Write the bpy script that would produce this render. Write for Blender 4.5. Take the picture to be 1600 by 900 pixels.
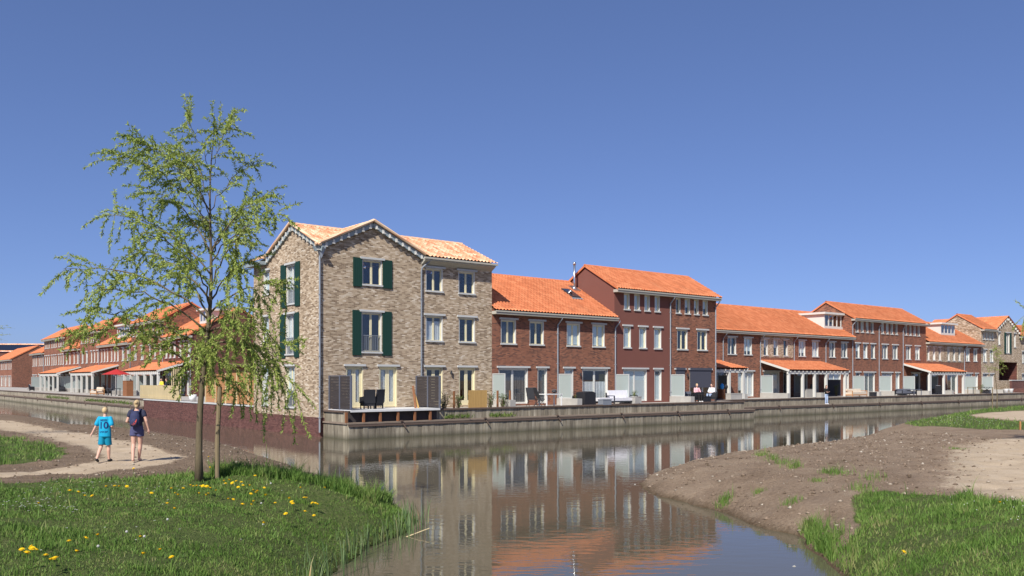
import bpy, bmesh, math, random
import numpy as np
from mathutils import Vector, Matrix
from mathutils.bvhtree import BVHTree

for o in list(bpy.data.objects):
    bpy.data.objects.remove(o, do_unlink=True)
scene = bpy.context.scene
COL = scene.collection
R = math.radians
random.seed(7)
rng = np.random.default_rng(11)

# ------------------------------------------------------------------ camera
F = 1350.0           # focal length in photo pixels (1600 wide)
HC = 3.0             # eye height above the water
cam_d = bpy.data.cameras.new('camera')
cam = bpy.data.objects.new('camera', cam_d)
COL.objects.link(cam)
cam.location = (0, 0, HC)
cam.rotation_euler = (R(90), 0, 0)
cam_d.sensor_width = 36
cam_d.lens = 36 * F / 1600
cam_d.shift_y = (593 - 450) / 1600
cam_d.clip_start = 0.1
cam_d.clip_end = 6000
scene.camera = cam

# ------------------------------------------------------------------ sky and sun
SUN_AZ = 21.0        # degrees to the left of straight behind the camera
SUN_EL = 45.0
to_sun = Vector((-math.sin(R(SUN_AZ)) * math.cos(R(SUN_EL)), -math.cos(R(SUN_AZ)) * math.cos(R(SUN_EL)), math.sin(R(SUN_EL))))
world = bpy.data.worlds.new('World')
scene.world = world
world.use_nodes = True
wn = world.node_tree.nodes
wl = world.node_tree.links
bg = wn['Background']
sky = wn.new('ShaderNodeTexSky')
sky.sky_type = 'NISHITA'
sky.sun_disc = False
sky.sun_elevation = R(SUN_EL)
sky.sun_rotation = math.atan2(to_sun.x, to_sun.y)
sky.altitude = 0
sky.air_density = 0.6
sky.dust_density = 0.7
sky.ozone_density = 5.0
sky_g = wn.new('ShaderNodeGamma')            # softer zenith-to-horizon gradient, as in the clear sky of the photo
sky_g.inputs[1].default_value = 0.7
sky_t = wn.new('ShaderNodeMix')
sky_t.data_type = 'RGBA'
sky_t.blend_type = 'MULTIPLY'
sky_t.inputs[0].default_value = 1.0
sky_t.inputs[7].default_value = (0.62, 0.69, 0.95, 1)
wl.new(sky.outputs[0], sky_g.inputs[0])
wl.new(sky_g.outputs[0], sky_t.inputs[6])
wl.new(sky_t.outputs[2], bg.inputs[0])
bg.inputs[1].default_value = 0.14
sun_d = bpy.data.lights.new('sun', 'SUN')
sun_d.energy = 3.9
sun_d.angle = R(0.5)
sun_d.color = (1.0, 0.95, 0.87)
sun = bpy.data.objects.new('sun', sun_d)
COL.objects.link(sun)
sun.rotation_euler = to_sun.to_track_quat('Z', 'Y').to_euler()
sun.location = (-20, -20, 40)

scene.view_settings.view_transform = 'Standard'
scene.view_settings.look = 'None'
scene.view_settings.gamma = 1
scene.view_settings.use_curve_mapping = False
scene.view_settings.exposure = 0.65

# ------------------------------------------------------------------ block coordinates
CX, CY = -9.98, 44.92                    # front corner of the buff corner house
UX, UY = 0.7813, 0.6241                  # along the right-hand row
VX, VY = -0.6241, 0.7813                 # into the block / along the left-hand row
ROT = math.atan2(UY, UX)
ROTL = ROT - R(90)
def W(a, b, z=0.0):
    return Vector((CX + UX * a + VX * b, CY + UY * a + VY * b, z))
def T(px, p=0.0):
    """distance along the right row (plane p behind the corner) seen at photo column px"""
    r = (px - 800) / F
    x0, y0 = CX + VX * p, CY + VY * p
    return (r * y0 - x0) / (UX - r * UY)
def B(px, a=0.0):
    """distance along the left row (plane a) seen at photo column px"""
    r = (px - 800) / F
    x0, y0 = CX + UX * a, CY + UY * a
    return (r * y0 - x0) / (VX - r * VY)
def G(px, py, z):
    """point on the level z seen at photo pixel px, py"""
    y = (HC - z) * F / (py - 593.0)
    return Vector(((px - 800) / F * y, y, z))

# ------------------------------------------------------------------ materials
def new_mat(name):
    m = bpy.data.materials.new(name)
    m.use_nodes = True
    nt = m.node_tree
    for n in list(nt.nodes):
        nt.nodes.remove(n)
    out = nt.nodes.new('ShaderNodeOutputMaterial')
    return m, nt, out
def nd(nt, typ, **kw):
    n = nt.nodes.new(typ)
    for k, v in kw.items():
        if k.startswith('i_'):
            key = k[2:]
            n.inputs[int(key) if key.isdigit() else key].default_value = v
        else:
            setattr(n, k, v)
    return n
def lk(nt, a, b):
    nt.links.new(a, b)
def ramp(nt, fac, stops, interp='LINEAR'):
    n = nt.nodes.new('ShaderNodeValToRGB')
    cr = n.color_ramp
    cr.interpolation = interp
    while len(cr.elements) < len(stops):
        cr.elements.new(0.5)
    for e, (p, c) in zip(cr.elements, stops):
        e.position = p
        e.color = (c[0], c[1], c[2], 1)
    lk(nt, fac, n.inputs[0])
    return n.outputs[0]
def mixc(nt, fac, a, b, mode='MIX'):
    n = nt.nodes.new('ShaderNodeMix')
    n.data_type = 'RGBA'
    n.blend_type = mode
    for s, v in ((0, fac), (6, a), (7, b)):
        if isinstance(v, (int, float)):
            n.inputs[s].default_value = v
        elif isinstance(v, tuple):
            n.inputs[s].default_value = (v[0], v[1], v[2], 1)
        else:
            lk(nt, v, n.inputs[s])
    return n.outputs[2]
def mth(nt, op, a, b=None, c=None):
    n = nt.nodes.new('ShaderNodeMath')
    n.operation = op
    for i, v in enumerate((a, b, c)):
        if v is None:
            continue
        if isinstance(v, (int, float)):
            n.inputs[i].default_value = v
        else:
            lk(nt, v, n.inputs[i])
    return n.outputs[0]
def noise(nt, vec, scale, detail=3.0, rough=0.55):
    n = nd(nt, 'ShaderNodeTexNoise')
    n.inputs['Scale'].default_value = scale
    n.inputs['Detail'].default_value = detail
    n.inputs['Roughness'].default_value = rough
    if vec is not None:
        lk(nt, vec, n.inputs['Vector'])
    return n.outputs[0]
def mapping(nt, vec, sc):
    n = nd(nt, 'ShaderNodeMapping')
    n.inputs['Scale'].default_value = sc
    lk(nt, vec, n.inputs['Vector'])
    return n.outputs[0]
def bump(nt, h, strength, dist):
    n = nd(nt, 'ShaderNodeBump')
    n.inputs['Strength'].default_value = strength
    n.inputs['Distance'].default_value = dist
    lk(nt, h, n.inputs['Height'])
    return n.outputs[0]
def principled(nt, out, col, rough=0.6, spec=0.4, normal=None, metal=0.0):
    p = nd(nt, 'ShaderNodeBsdfPrincipled')
    if isinstance(col, tuple):
        p.inputs['Base Color'].default_value = (col[0], col[1], col[2], 1)
    else:
        lk(nt, col, p.inputs['Base Color'])
    if isinstance(rough, (int, float)):
        p.inputs['Roughness'].default_value = rough
    else:
        lk(nt, rough, p.inputs['Roughness'])
    p.inputs['Specular IOR Level'].default_value = spec
    p.inputs['Metallic'].default_value = metal
    if normal is not None:
        lk(nt, normal, p.inputs['Normal'])
    lk(nt, p.outputs[0], out.inputs[0])
    return p

M = {}
def simple(name, col, rough=0.55, spec=0.35, var=0.12, scale=3.0, metal=0.0, stretch=(1, 1, 1), bmp=0.0):
    """painted / plain surface with slight mottling and per-object tint"""
    m, nt, out = new_mat(name)
    tc = nd(nt, 'ShaderNodeTexCoord')
    v = mapping(nt, tc.outputs['Object'], stretch)
    n1 = noise(nt, v, scale, 5)
    oi = nd(nt, 'ShaderNodeObjectInfo')
    f = mth(nt, 'ADD', mth(nt, 'MULTIPLY', mth(nt, 'SUBTRACT', n1, 0.5), var * 3.0), mth(nt, 'MULTIPLY', mth(nt, 'SUBTRACT', oi.outputs['Random'], 0.5), var))
    f = mth(nt, 'ADD', f, 1.0)
    cc = nd(nt, 'ShaderNodeVectorMath', operation='SCALE')
    cc.inputs[0].default_value = col
    lk(nt, f, cc.inputs['Scale'])
    nrm = bump(nt, n1, 0.6, bmp) if bmp else None
    principled(nt, out, cc.outputs[0], rough, spec, nrm, metal)
    M[name] = m
    return m

def brick_mat(name, stops, mortar, mort_w=0.16, cluster=0.35, blen=0.215, bh=0.066, rough=0.85, dirt=0.0):
    m, nt, out = new_mat(name)
    tc = nd(nt, 'ShaderNodeTexCoord')
    sp = nd(nt, 'ShaderNodeSeparateXYZ')
    lk(nt, tc.outputs['UV'], sp.inputs[0])
    row = mth(nt, 'FLOOR', mth(nt, 'DIVIDE', sp.outputs[1], bh))
    fx = mth(nt, 'ADD', mth(nt, 'DIVIDE', sp.outputs[0], blen), mth(nt, 'MULTIPLY', row, 0.5))
    fy = mth(nt, 'DIVIDE', sp.outputs[1], bh)
    ix = mth(nt, 'FLOOR', fx)
    cmb = nd(nt, 'ShaderNodeCombineXYZ')
    lk(nt, ix, cmb.inputs[0]); lk(nt, row, cmb.inputs[1])
    wn_ = nd(nt, 'ShaderNodeTexWhiteNoise', noise_dimensions='2D')
    lk(nt, cmb.outputs[0], wn_.inputs['Vector'])
    cl = noise(nt, mapping(nt, tc.outputs['UV'], (1.1, 4.2, 1)), 2.0, 3)
    cl = mth(nt, 'MULTIPLY', mth(nt, 'SUBTRACT', cl, 0.5), 3.0 * cluster)
    val = mth(nt, 'ADD', mth(nt, 'ADD', mth(nt, 'MULTIPLY', mth(nt, 'SUBTRACT', wn_.outputs[0], 0.5), 1.0 - 0.3 * cluster), 0.5), cl)
    colr = ramp(nt, val, stops)
    big = noise(nt, tc.outputs['UV'], 0.35, 4)
    colr = mixc(nt, 1.0, colr, ramp(nt, big, [(0.25, (0.82, 0.82, 0.82)), (0.75, (1.12, 1.12, 1.12))]), 'MULTIPLY')
    stk = noise(nt, mapping(nt, tc.outputs['UV'], (1.6, 0.22, 1)), 1.0, 4, 0.6)
    colr = mixc(nt, 1.0, colr, ramp(nt, stk, [(0.28, (0.84, 0.83, 0.82)), (0.5, (1.0, 1.0, 1.0)), (0.75, (1.07, 1.07, 1.06))]), 'MULTIPLY')
    ex = mth(nt, 'FRACT', fx)
    ey = mth(nt, 'FRACT', fy)
    mm = mth(nt, 'MAXIMUM', mth(nt, 'LESS_THAN', ex, 0.055), mth(nt, 'LESS_THAN', ey, mort_w))
    colr = mixc(nt, mm, colr, mortar)
    hgt = mth(nt, 'SUBTRACT', mth(nt, 'ADD', 1.0, mth(nt, 'MULTIPLY', wn_.outputs[0], 0.8)), mm)
    principled(nt, out, colr, rough, 0.2, bump(nt, hgt, 0.8, 0.012))
    M[name] = m
    return m
brick_mat('buff_brick', [(0.0, (0.18, 0.125, 0.082)), (0.25, (0.32, 0.235, 0.155)), (0.5, (0.45, 0.345, 0.238)), (0.72, (0.515, 0.405, 0.285)), (0.9, (0.62, 0.52, 0.395)), (1.0, (0.70, 0.62, 0.51))], (0.46, 0.375, 0.28), cluster=0.27)
brick_mat('red_brick', [(0.0, (0.115, 0.063, 0.052)), (0.2, (0.195, 0.084, 0.057)), (0.42, (0.275, 0.112, 0.069)), (0.8, (0.325, 0.134, 0.080)), (1.0, (0.37, 0.172, 0.106))], (0.235, 0.135, 0.098), cluster=0.20)
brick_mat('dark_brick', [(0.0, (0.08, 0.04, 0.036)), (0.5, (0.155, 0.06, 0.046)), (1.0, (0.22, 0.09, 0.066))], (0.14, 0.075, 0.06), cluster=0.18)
brick_mat('plinth_brick', [(0.0, (0.085, 0.042, 0.038)), (0.5, (0.14, 0.062, 0.053)), (1.0, (0.19, 0.095, 0.08))], (0.17, 0.09, 0.08), cluster=0.2)
simple('red_plaster', (0.190, 0.080, 0.063), 0.85, 0.15, 0.05, 0.8)
simple('white_paint', (0.64, 0.63, 0.58), 0.45, 0.4, 0.05)
simple('cream_paint', (0.72, 0.65, 0.43), 0.45, 0.4, 0.05)
simple('lintel_stone', (0.50, 0.51, 0.50), 0.8, 0.2, 0.08, 6)
simple('fascia_paint', (0.43, 0.41, 0.35), 0.6, 0.3, 0.06)
simple('zinc', (0.34, 0.37, 0.40), 0.45, 0.5, 0.12, 4, 0.35)
simple('verge_board', (0.27, 0.32, 0.34), 0.6, 0.3, 0.06)
simple('green_shutter', (0.012, 0.046, 0.034), 0.5, 0.3, 0.05)
simple('steel', (0.62, 0.64, 0.66), 0.22, 0.5, 0.05, 3, 0.9)
simple('dark_metal', (0.035, 0.037, 0.042), 0.45, 0.4, 0.1)
simple('grey_metal', (0.20, 0.22, 0.25), 0.45, 0.4, 0.08)
simple('screen_fabric', (0.075, 0.077, 0.10), 0.8, 0.2, 0.04)
simple('composite_board', (0.052, 0.044, 0.043), 0.75, 0.2, 0.14, 5, 0, (0.6, 6, 6))
simple('grey_post', (0.105, 0.115, 0.15), 0.5, 0.4, 0.05)
simple('concrete', (0.40, 0.385, 0.355), 0.9, 0.15, 0.14, 2.5)
simple('paving', (0.36, 0.335, 0.30), 0.9, 0.15, 0.16, 1.6)
simple('deck_white', (0.62, 0.62, 0.61), 0.7, 0.25, 0.08, 3)
simple('rust_post', (0.24, 0.105, 0.05), 0.8, 0.2, 0.16, 4)
simple('new_wood', (0.46, 0.29, 0.105), 0.7, 0.25, 0.12, 3, 0, (5, 5, 0.4))
simple('larch', (0.40, 0.20, 0.085), 0.7, 0.25, 0.14, 3, 0, (0.5, 5, 5))
simple('pale_wood', (0.58, 0.47, 0.27), 0.7, 0.25, 0.1, 3, 0, (5, 5, 0.5))
simple('fabric_white', (0.72, 0.71, 0.74), 0.9, 0.1, 0.04)
simple('fabric_beige', (0.62, 0.53, 0.42), 0.9, 0.1, 0.05)
simple('fabric_grey', (0.13, 0.14, 0.17), 0.9, 0.1, 0.06)
simple('wicker', (0.022, 0.023, 0.028), 0.6, 0.3, 0.3, 40)
simple('cover_black', (0.022, 0.022, 0.026), 0.6, 0.3, 0.1)
simple('mesh_grey', (0.06, 0.062, 0.07), 0.7, 0.3, 0.06)
simple('red_cloth', (0.42, 0.035, 0.035), 0.8, 0.15, 0.05)
simple('blue_plastic', (0.03, 0.30, 0.68), 0.5, 0.4, 0.05)
simple('white_plastic', (0.78, 0.78, 0.76), 0.4, 0.4, 0.04)
simple('curtain_white', (0.70, 0.71, 0.72), 0.9, 0.1, 0.05)
simple('curtain_grey', (0.115, 0.115, 0.125), 0.9, 0.1, 0.06)
simple('blind_pale', (0.66, 0.72, 0.73), 0.8, 0.15, 0.03)
simple('interior', (0.12, 0.11, 0.10), 0.9, 0.1, 0.05)
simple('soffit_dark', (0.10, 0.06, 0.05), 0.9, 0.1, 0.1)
simple('solar', (0.012, 0.016, 0.03), 0.25, 0.5, 0.05)
simple('skin', (0.60, 0.36, 0.27), 0.6, 0.35, 0.04)
simple('hair_blond', (0.50, 0.37, 0.20), 0.6, 0.3, 0.2, 30)
simple('hair_brown', (0.10, 0.06, 0.035), 0.6, 0.3, 0.2, 30)
simple('shirt_cyan', (0.012, 0.34, 0.56), 0.75, 0.2, 0.05)
simple('shorts_teal', (0.008, 0.23, 0.36), 0.75, 0.2, 0.05)
simple('print_navy', (0.012, 0.02, 0.13), 0.7, 0.2, 0.03)
simple('top_navy', (0.040, 0.043, 0.075), 0.85, 0.15, 0.06)
simple('shorts_indigo', (0.075, 0.08, 0.165), 0.85, 0.15, 0.08)
simple('pack_navy', (0.036, 0.042, 0.10), 0.75, 0.2, 0.1)
simple('pack_red', (0.62, 0.085, 0.05), 0.7, 0.2, 0.05)
simple('shoe_black', (0.02, 0.02, 0.022), 0.6, 0.3, 0.05)
simple('cloth_pink', (0.72, 0.42, 0.45), 0.85, 0.1, 0.05)
simple('cloth_white', (0.76, 0.76, 0.78), 0.85, 0.1, 0.04)
simple('cloth_black', (0.022, 0.021, 0.022), 0.85, 0.1, 0.05)
simple('jeans_light', (0.36, 0.45, 0.62), 0.85, 0.1, 0.08)
simple('cloth_yellow', (0.75, 0.60, 0.06), 0.85, 0.1, 0.05)
simple('bark', (0.150, 0.120, 0.075), 0.9, 0.1, 0.25, 14, 0, (3, 3, 0.6), 0.01)
simple('twig', (0.24, 0.23, 0.08), 0.8, 0.15, 0.12)
simple('stake', (0.21, 0.165, 0.10), 0.9, 0.1, 0.2, 6, 0, (4, 4, 0.5))
simple('stone', (0.20, 0.155, 0.11), 0.95, 0.08, 0.3, 6)
simple('petal_yellow', (0.80, 0.52, 0.01), 0.7, 0.2, 0.06)
simple('petal_white', (0.80, 0.80, 0.78), 0.7, 0.2, 0.04)
simple('seed_white', (0.45, 0.45, 0.42), 0.95, 0.05, 0.2, 60)
simple('stem_green', (0.10, 0.17, 0.03), 0.7, 0.2, 0.1)

def wood_quay():
    m, nt, out = new_mat('quay_wood')
    tc = nd(nt, 'ShaderNodeTexCoord')
    ge = nd(nt, 'ShaderNodeNewGeometry')
    oi = nd(nt, 'ShaderNodeObjectInfo')
    pos = ge.outputs['Position']
    st = noise(nt, mapping(nt, pos, (9, 9, 0.8)), 1.0, 6, 0.65)
    big = noise(nt, mapping(nt, pos, (0.9, 0.9, 0.5)), 1.0, 3)
    c = ramp(nt, st, [(0.25, (0.12, 0.10, 0.075)), (0.45, (0.27, 0.235, 0.18)), (0.6, (0.37, 0.33, 0.255)), (0.8, (0.56, 0.53, 0.45))])
    c = mixc(nt, 1.0, c, ramp(nt, big, [(0.3, (0.66, 0.65, 0.64)), (0.65, (1.0, 1.0, 0.98))]), 'MULTIPLY')
    f = mth(nt, 'ADD', 0.8, mth(nt, 'MULTIPLY', oi.outputs['Random'], 0.4))
    sc = nd(nt, 'ShaderNodeVectorMath', operation='SCALE')
    lk(nt, c, sc.inputs[0]); lk(nt, f, sc.inputs['Scale'])
    # damp, weedy band just above the water
    sp = nd(nt, 'ShaderNodeSeparateXYZ'); lk(nt, pos, sp.inputs[0])
    wet = mth(nt, 'SUBTRACT', 1.0, mth(nt, 'DIVIDE', sp.outputs[2], mth(nt, 'ADD', 0.1, mth(nt, 'MULTIPLY', st, 0.35))))
    cl = nd(nt, 'ShaderNodeClamp'); lk(nt, wet, cl.inputs[0])
    col = mixc(nt, mth(nt, 'MULTIPLY', cl.outputs[0], 0.75), sc.outputs[0], (0.06, 0.06, 0.035))
    principled(nt, out, col, 0.85, 0.2, bump(nt, st, 0.6, 0.01))
    M['quay_wood'] = m
wood_quay()
simple('cap_wood', (0.23, 0.18, 0.14), 0.85, 0.2, 0.18, 3, 0, (1, 4, 4))
simple('cap_wood_dark', (0.12, 0.085, 0.068), 0.85, 0.2, 0.2, 3, 0, (1, 4, 4))

def tile_mat(name, stops, var=1.0):
    m, nt, out = new_mat(name)
    tc = nd(nt, 'ShaderNodeTexCoord')
    sp = nd(nt, 'ShaderNodeSeparateXYZ'); lk(nt, tc.outputs['UV'], sp.inputs[0])
    cmb = nd(nt, 'ShaderNodeCombineXYZ')
    lk(nt, mth(nt, 'FLOOR', sp.outputs[0]), cmb.inputs[0]); lk(nt, mth(nt, 'FLOOR', sp.outputs[1]), cmb.inputs[1])
    w_ = nd(nt, 'ShaderNodeTexWhiteNoise', noise_dimensions='2D'); lk(nt, cmb.outputs[0], w_.inputs['Vector'])
    n1 = noise(nt, tc.outputs['UV'], 0.35, 4)
    v = mth(nt, 'ADD', mth(nt, 'MULTIPLY', w_.outputs[0], 0.75), mth(nt, 'MULTIPLY', n1, 0.25))
    c = ramp(nt, v, stops)
    big = noise(nt, tc.outputs['UV'], 0.09, 3)
    c = mixc(nt, 1.0, c, ramp(nt, big, [(0.3, (0.95, 0.95, 0.95)), (0.7, (1.03, 1.03, 1.03))]), 'MULTIPLY')
    oi = nd(nt, 'ShaderNodeObjectInfo')
    sc = nd(nt, 'ShaderNodeVectorMath', operation='SCALE')
    lk(nt, c, sc.inputs[0]); lk(nt, mth(nt, 'ADD', 0.93, mth(nt, 'MULTIPLY', oi.outputs['Random'], 0.12)), sc.inputs['Scale'])
    gr_ = noise(nt, mapping(nt, tc.outputs['UV'], (0.35, 0.10, 1)), 1.0, 5, 0.7)
    c = mixc(nt, ramp(nt, gr_, [(0.56, (0, 0, 0)), (0.75, (0.35, 0.35, 0.35))]), sc.outputs[0], (0.22, 0.12, 0.075))
    principled(nt, out, c, 0.75, 0.25)
    M[name] = m
tile_mat('orange_tile', [(0.1, (0.53, 0.165, 0.07)), (0.5, (0.63, 0.21, 0.092)), (0.9, (0.70, 0.26, 0.12))])
tile_mat('mixed_tile', [(0.12, (0.58, 0.23, 0.12)), (0.38, (0.68, 0.34, 0.19)), (0.58, (0.73, 0.45, 0.27)), (0.85, (0.79, 0.60, 0.41))])

def stone_mat():
    m, nt, out = new_mat('stone')
    ge = nd(nt, 'ShaderNodeNewGeometry')
    c = ramp(nt, ge.outputs['Random Per Island'], [(0.0, (0.11, 0.08, 0.055)), (0.6, (0.24, 0.18, 0.13)), (0.88, (0.31, 0.25, 0.19)), (0.985, (0.42, 0.37, 0.30))])
    principled(nt, out, c, 0.95, 0.08)
    M['stone'] = m
stone_mat()
def glass_mat():
    m, nt, out = new_mat('window_glass')
    lw_ = nd(nt, 'ShaderNodeLayerWeight'); lw_.inputs[0].default_value = 0.5
    refl = mth(nt, 'ADD', 0.07, mth(nt, 'MULTIPLY', mth(nt, 'POWER', lw_.outputs['Facing'], 4.0), 0.9))
    tr = nd(nt, 'ShaderNodeBsdfTransparent'); tr.inputs[0].default_value = (0.93, 0.95, 0.95, 1)
    gl = nd(nt, 'ShaderNodeBsdfGlossy'); gl.inputs['Roughness'].default_value = 0.015
    gl.inputs[0].default_value = (0.95, 0.97, 1.0, 1)
    mx = nd(nt, 'ShaderNodeMixShader')
    lk(nt, refl, mx.inputs[0]); lk(nt, tr.outputs[0], mx.inputs[1]); lk(nt, gl.outputs[0], mx.inputs[2])
    lk(nt, mx.outputs[0], out.inputs[0])
    M['window_glass'] = m
    m, nt, out = new_mat('frosted_glass')
    p = principled(nt, out, (0.38, 0.44, 0.43), 0.25, 0.5)
    tr = nd(nt, 'ShaderNodeBsdfTransparent'); tr.inputs[0].default_value = (0.85, 0.92, 0.9, 1)
    mx = nd(nt, 'ShaderNodeMixShader'); mx.inputs[0].default_value = 0.86
    lk(nt, tr.outputs[0], mx.inputs[1]); lk(nt, p.outputs[0], mx.inputs[2]); lk(nt, mx.outputs[0], out.inputs[0])
    M['frosted_glass'] = m
glass_mat()

def water_mat():
    m, nt, out = new_mat('water')
    ge = nd(nt, 'ShaderNodeNewGeometry')
    pos = ge.outputs['Position']
    n1 = noise(nt, mapping(nt, pos, (1.0, 2.6, 1)), 1.7, 2, 0.5)
    n2 = noise(nt, mapping(nt, pos, (1.0, 2.2, 1)), 6.5, 2, 0.5)
    patch = noise(nt, mapping(nt, pos, (0.10, 0.16, 1)), 1.0, 2)
    pm = ramp(nt, patch, [(0.42, (0.12, 0.12, 0.12)), (0.62, (1, 1, 1))])
    sep = nd(nt, 'ShaderNodeSeparateColor'); lk(nt, pm, sep.inputs[0])
    h = mth(nt, 'ADD', mth(nt, 'MULTIPLY', n1, 1.0), mth(nt, 'MULTIPLY', mth(nt, 'MULTIPLY', n2, 0.38), sep.outputs[0]))
    b = nd(nt, 'ShaderNodeBump'); b.inputs['Strength'].default_value = 1.0; b.inputs['Distance'].default_value = 0.0027
    lk(nt, h, b.inputs['Height'])
    p = principled(nt, out, (0.094, 0.084, 0.055), 0.02, 0.5, b.outputs[0])
    p.inputs['IOR'].default_value = 1.34
    M['water'] = m
water_mat()

def leaf_mat(name, stops, trans=0.35):
    m, nt, out = new_mat(name)
    ge = nd(nt, 'ShaderNodeNewGeometry')
    big = noise(nt, ge.outputs['Position'], 1.1, 3)
    v = mth(nt, 'ADD', mth(nt, 'MULTIPLY', ge.outputs['Random Per Island'], 0.5), mth(nt, 'SUBTRACT', mth(nt, 'MULTIPLY', big, 1.1), 0.3))
    c = ramp(nt, v, stops)
    p = nd(nt, 'ShaderNodeBsdfPrincipled')
    lk(nt, c, p.inputs['Base Color']); p.inputs['Roughness'].default_value = 0.6; p.inputs['Specular IOR Level'].default_value = 0.2
    t = nd(nt, 'ShaderNodeBsdfTranslucent'); lk(nt, c, t.inputs[0])
    mx = nd(nt, 'ShaderNodeMixShader'); mx.inputs[0].default_value = trans
    lk(nt, p.outputs[0], mx.inputs[1]); lk(nt, t.outputs[0], mx.inputs[2]); lk(nt, mx.outputs[0], out.inputs[0])
    M[name] = m
leaf_mat('willow_leaf', [(0.1, (0.23, 0.31, 0.06)), (0.5, (0.35, 0.43, 0.10)), (0.9, (0.46, 0.52, 0.16))])
leaf_mat('grass_blade', [(0.12, (0.062, 0.130, 0.022)), (0.40, (0.118, 0.215, 0.040)), (0.64, (0.180, 0.275, 0.062)), (0.82, (0.26, 0.275, 0.10)), (0.95, (0.36, 0.31, 0.16))], 0.25)
leaf_mat('reed_leaf', [(0.1, (0.08, 0.14, 0.05)), (0.5, (0.13, 0.20, 0.075)), (0.75, (0.22, 0.27, 0.13)), (0.9, (0.46, 0.33, 0.16))], 0.25)
leaf_mat('shrub_leaf', [(0.1, (0.06, 0.10, 0.02)), (0.6, (0.12, 0.19, 0.04)), (0.95, (0.22, 0.27, 0.07))], 0.25)

def ground_mat():
    m, nt, out = new_mat('ground_soil')
    ge = nd(nt, 'ShaderNodeNewGeometry'); pos = ge.outputs['Position']
    ag = nd(nt, 'ShaderNodeAttribute', attribute_name='grass')
    asd = nd(nt, 'ShaderNodeAttribute', attribute_name='sand')
    am = nd(nt, 'ShaderNodeAttribute', attribute_name='mulch')
    n1 = noise(nt, pos, 1.1, 6, 0.6)
    n2 = noise(nt, pos, 13.0, 5, 0.7)
    n3 = noise(nt, pos, 48.0, 3, 0.7)
    vo = nd(nt, 'ShaderNodeTexVoronoi'); vo.inputs['Scale'].default_value = 16; lk(nt, pos, vo.inputs['Vector'])
    soil = ramp(nt, mth(nt, 'ADD', mth(nt, 'MULTIPLY', n1, 0.55), mth(nt, 'MULTIPLY', n2, 0.45)), [(0.3, (0.18, 0.125, 0.083)), (0.5, (0.31, 0.228, 0.158)), (0.68, (0.40, 0.31, 0.222))])
    soil = mixc(nt, ramp(nt, n3, [(0.62, (0, 0, 0)), (0.72, (0.8, 0.8, 0.8))]), soil, (0.38, 0.31, 0.23))
    mul = ramp(nt, n3, [(0.3, (0.075, 0.05, 0.034)), (0.5, (0.19, 0.135, 0.09)), (0.7, (0.38, 0.285, 0.20))])
    soil = mixc(nt, am.outputs['Fac'], soil, mul)
    sand = ramp(nt, mth(nt, 'ADD', mth(nt, 'MULTIPLY', n1, 0.5), mth(nt, 'MULTIPLY', n3, 0.5)), [(0.3, (0.31, 0.235, 0.158)), (0.5, (0.435, 0.345, 0.242)), (0.7, (0.53, 0.44, 0.335))])
    def edge(att, lo, hi):
        v = mth(nt, 'ADD', att, mth(nt, 'MULTIPLY', mth(nt, 'SUBTRACT', n2, 0.5), 0.9))
        return ramp(nt, v, [(lo, (0, 0, 0)), (hi, (1, 1, 1))])
    c = mixc(nt, edge(asd.outputs['Fac'], 0.4, 0.6), soil, sand)
    gr = ramp(nt, n2, [(0.3, (0.068, 0.095, 0.030)), (0.55, (0.12, 0.155, 0.048)), (0.75, (0.20, 0.18, 0.10))])
    c = mixc(nt, edge(ag.outputs['Fac'], 0.4, 0.65), c, gr)
    # wet mud at the water's edge
    sp = nd(nt, 'ShaderNodeSeparateXYZ'); lk(nt, pos, sp.inputs[0])
    wet = ramp(nt, mth(nt, 'ADD', sp.outputs[2], mth(nt, 'MULTIPLY', mth(nt, 'SUBTRACT', n2, 0.5), 0.16)), [(0.0, (0.45, 0.43, 0.38)), (0.14, (1, 1, 1))])
    c = mixc(nt, 1.0, c, wet, 'MULTIPLY')
    hh = mth(nt, 'ADD', mth(nt, 'MULTIPLY', n2, 1.0), mth(nt, 'MULTIPLY', n3, 0.45))
    hh = mth(nt, 'MULTIPLY', hh, mth(nt, 'SUBTRACT', 1.0, mth(nt, 'MULTIPLY', asd.outputs['Fac'], 0.75)))
    principled(nt, out, c, 0.95, 0.1, bump(nt, hh, 1.0, 0.10))
    M['ground_soil'] = m
ground_mat()

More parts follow.
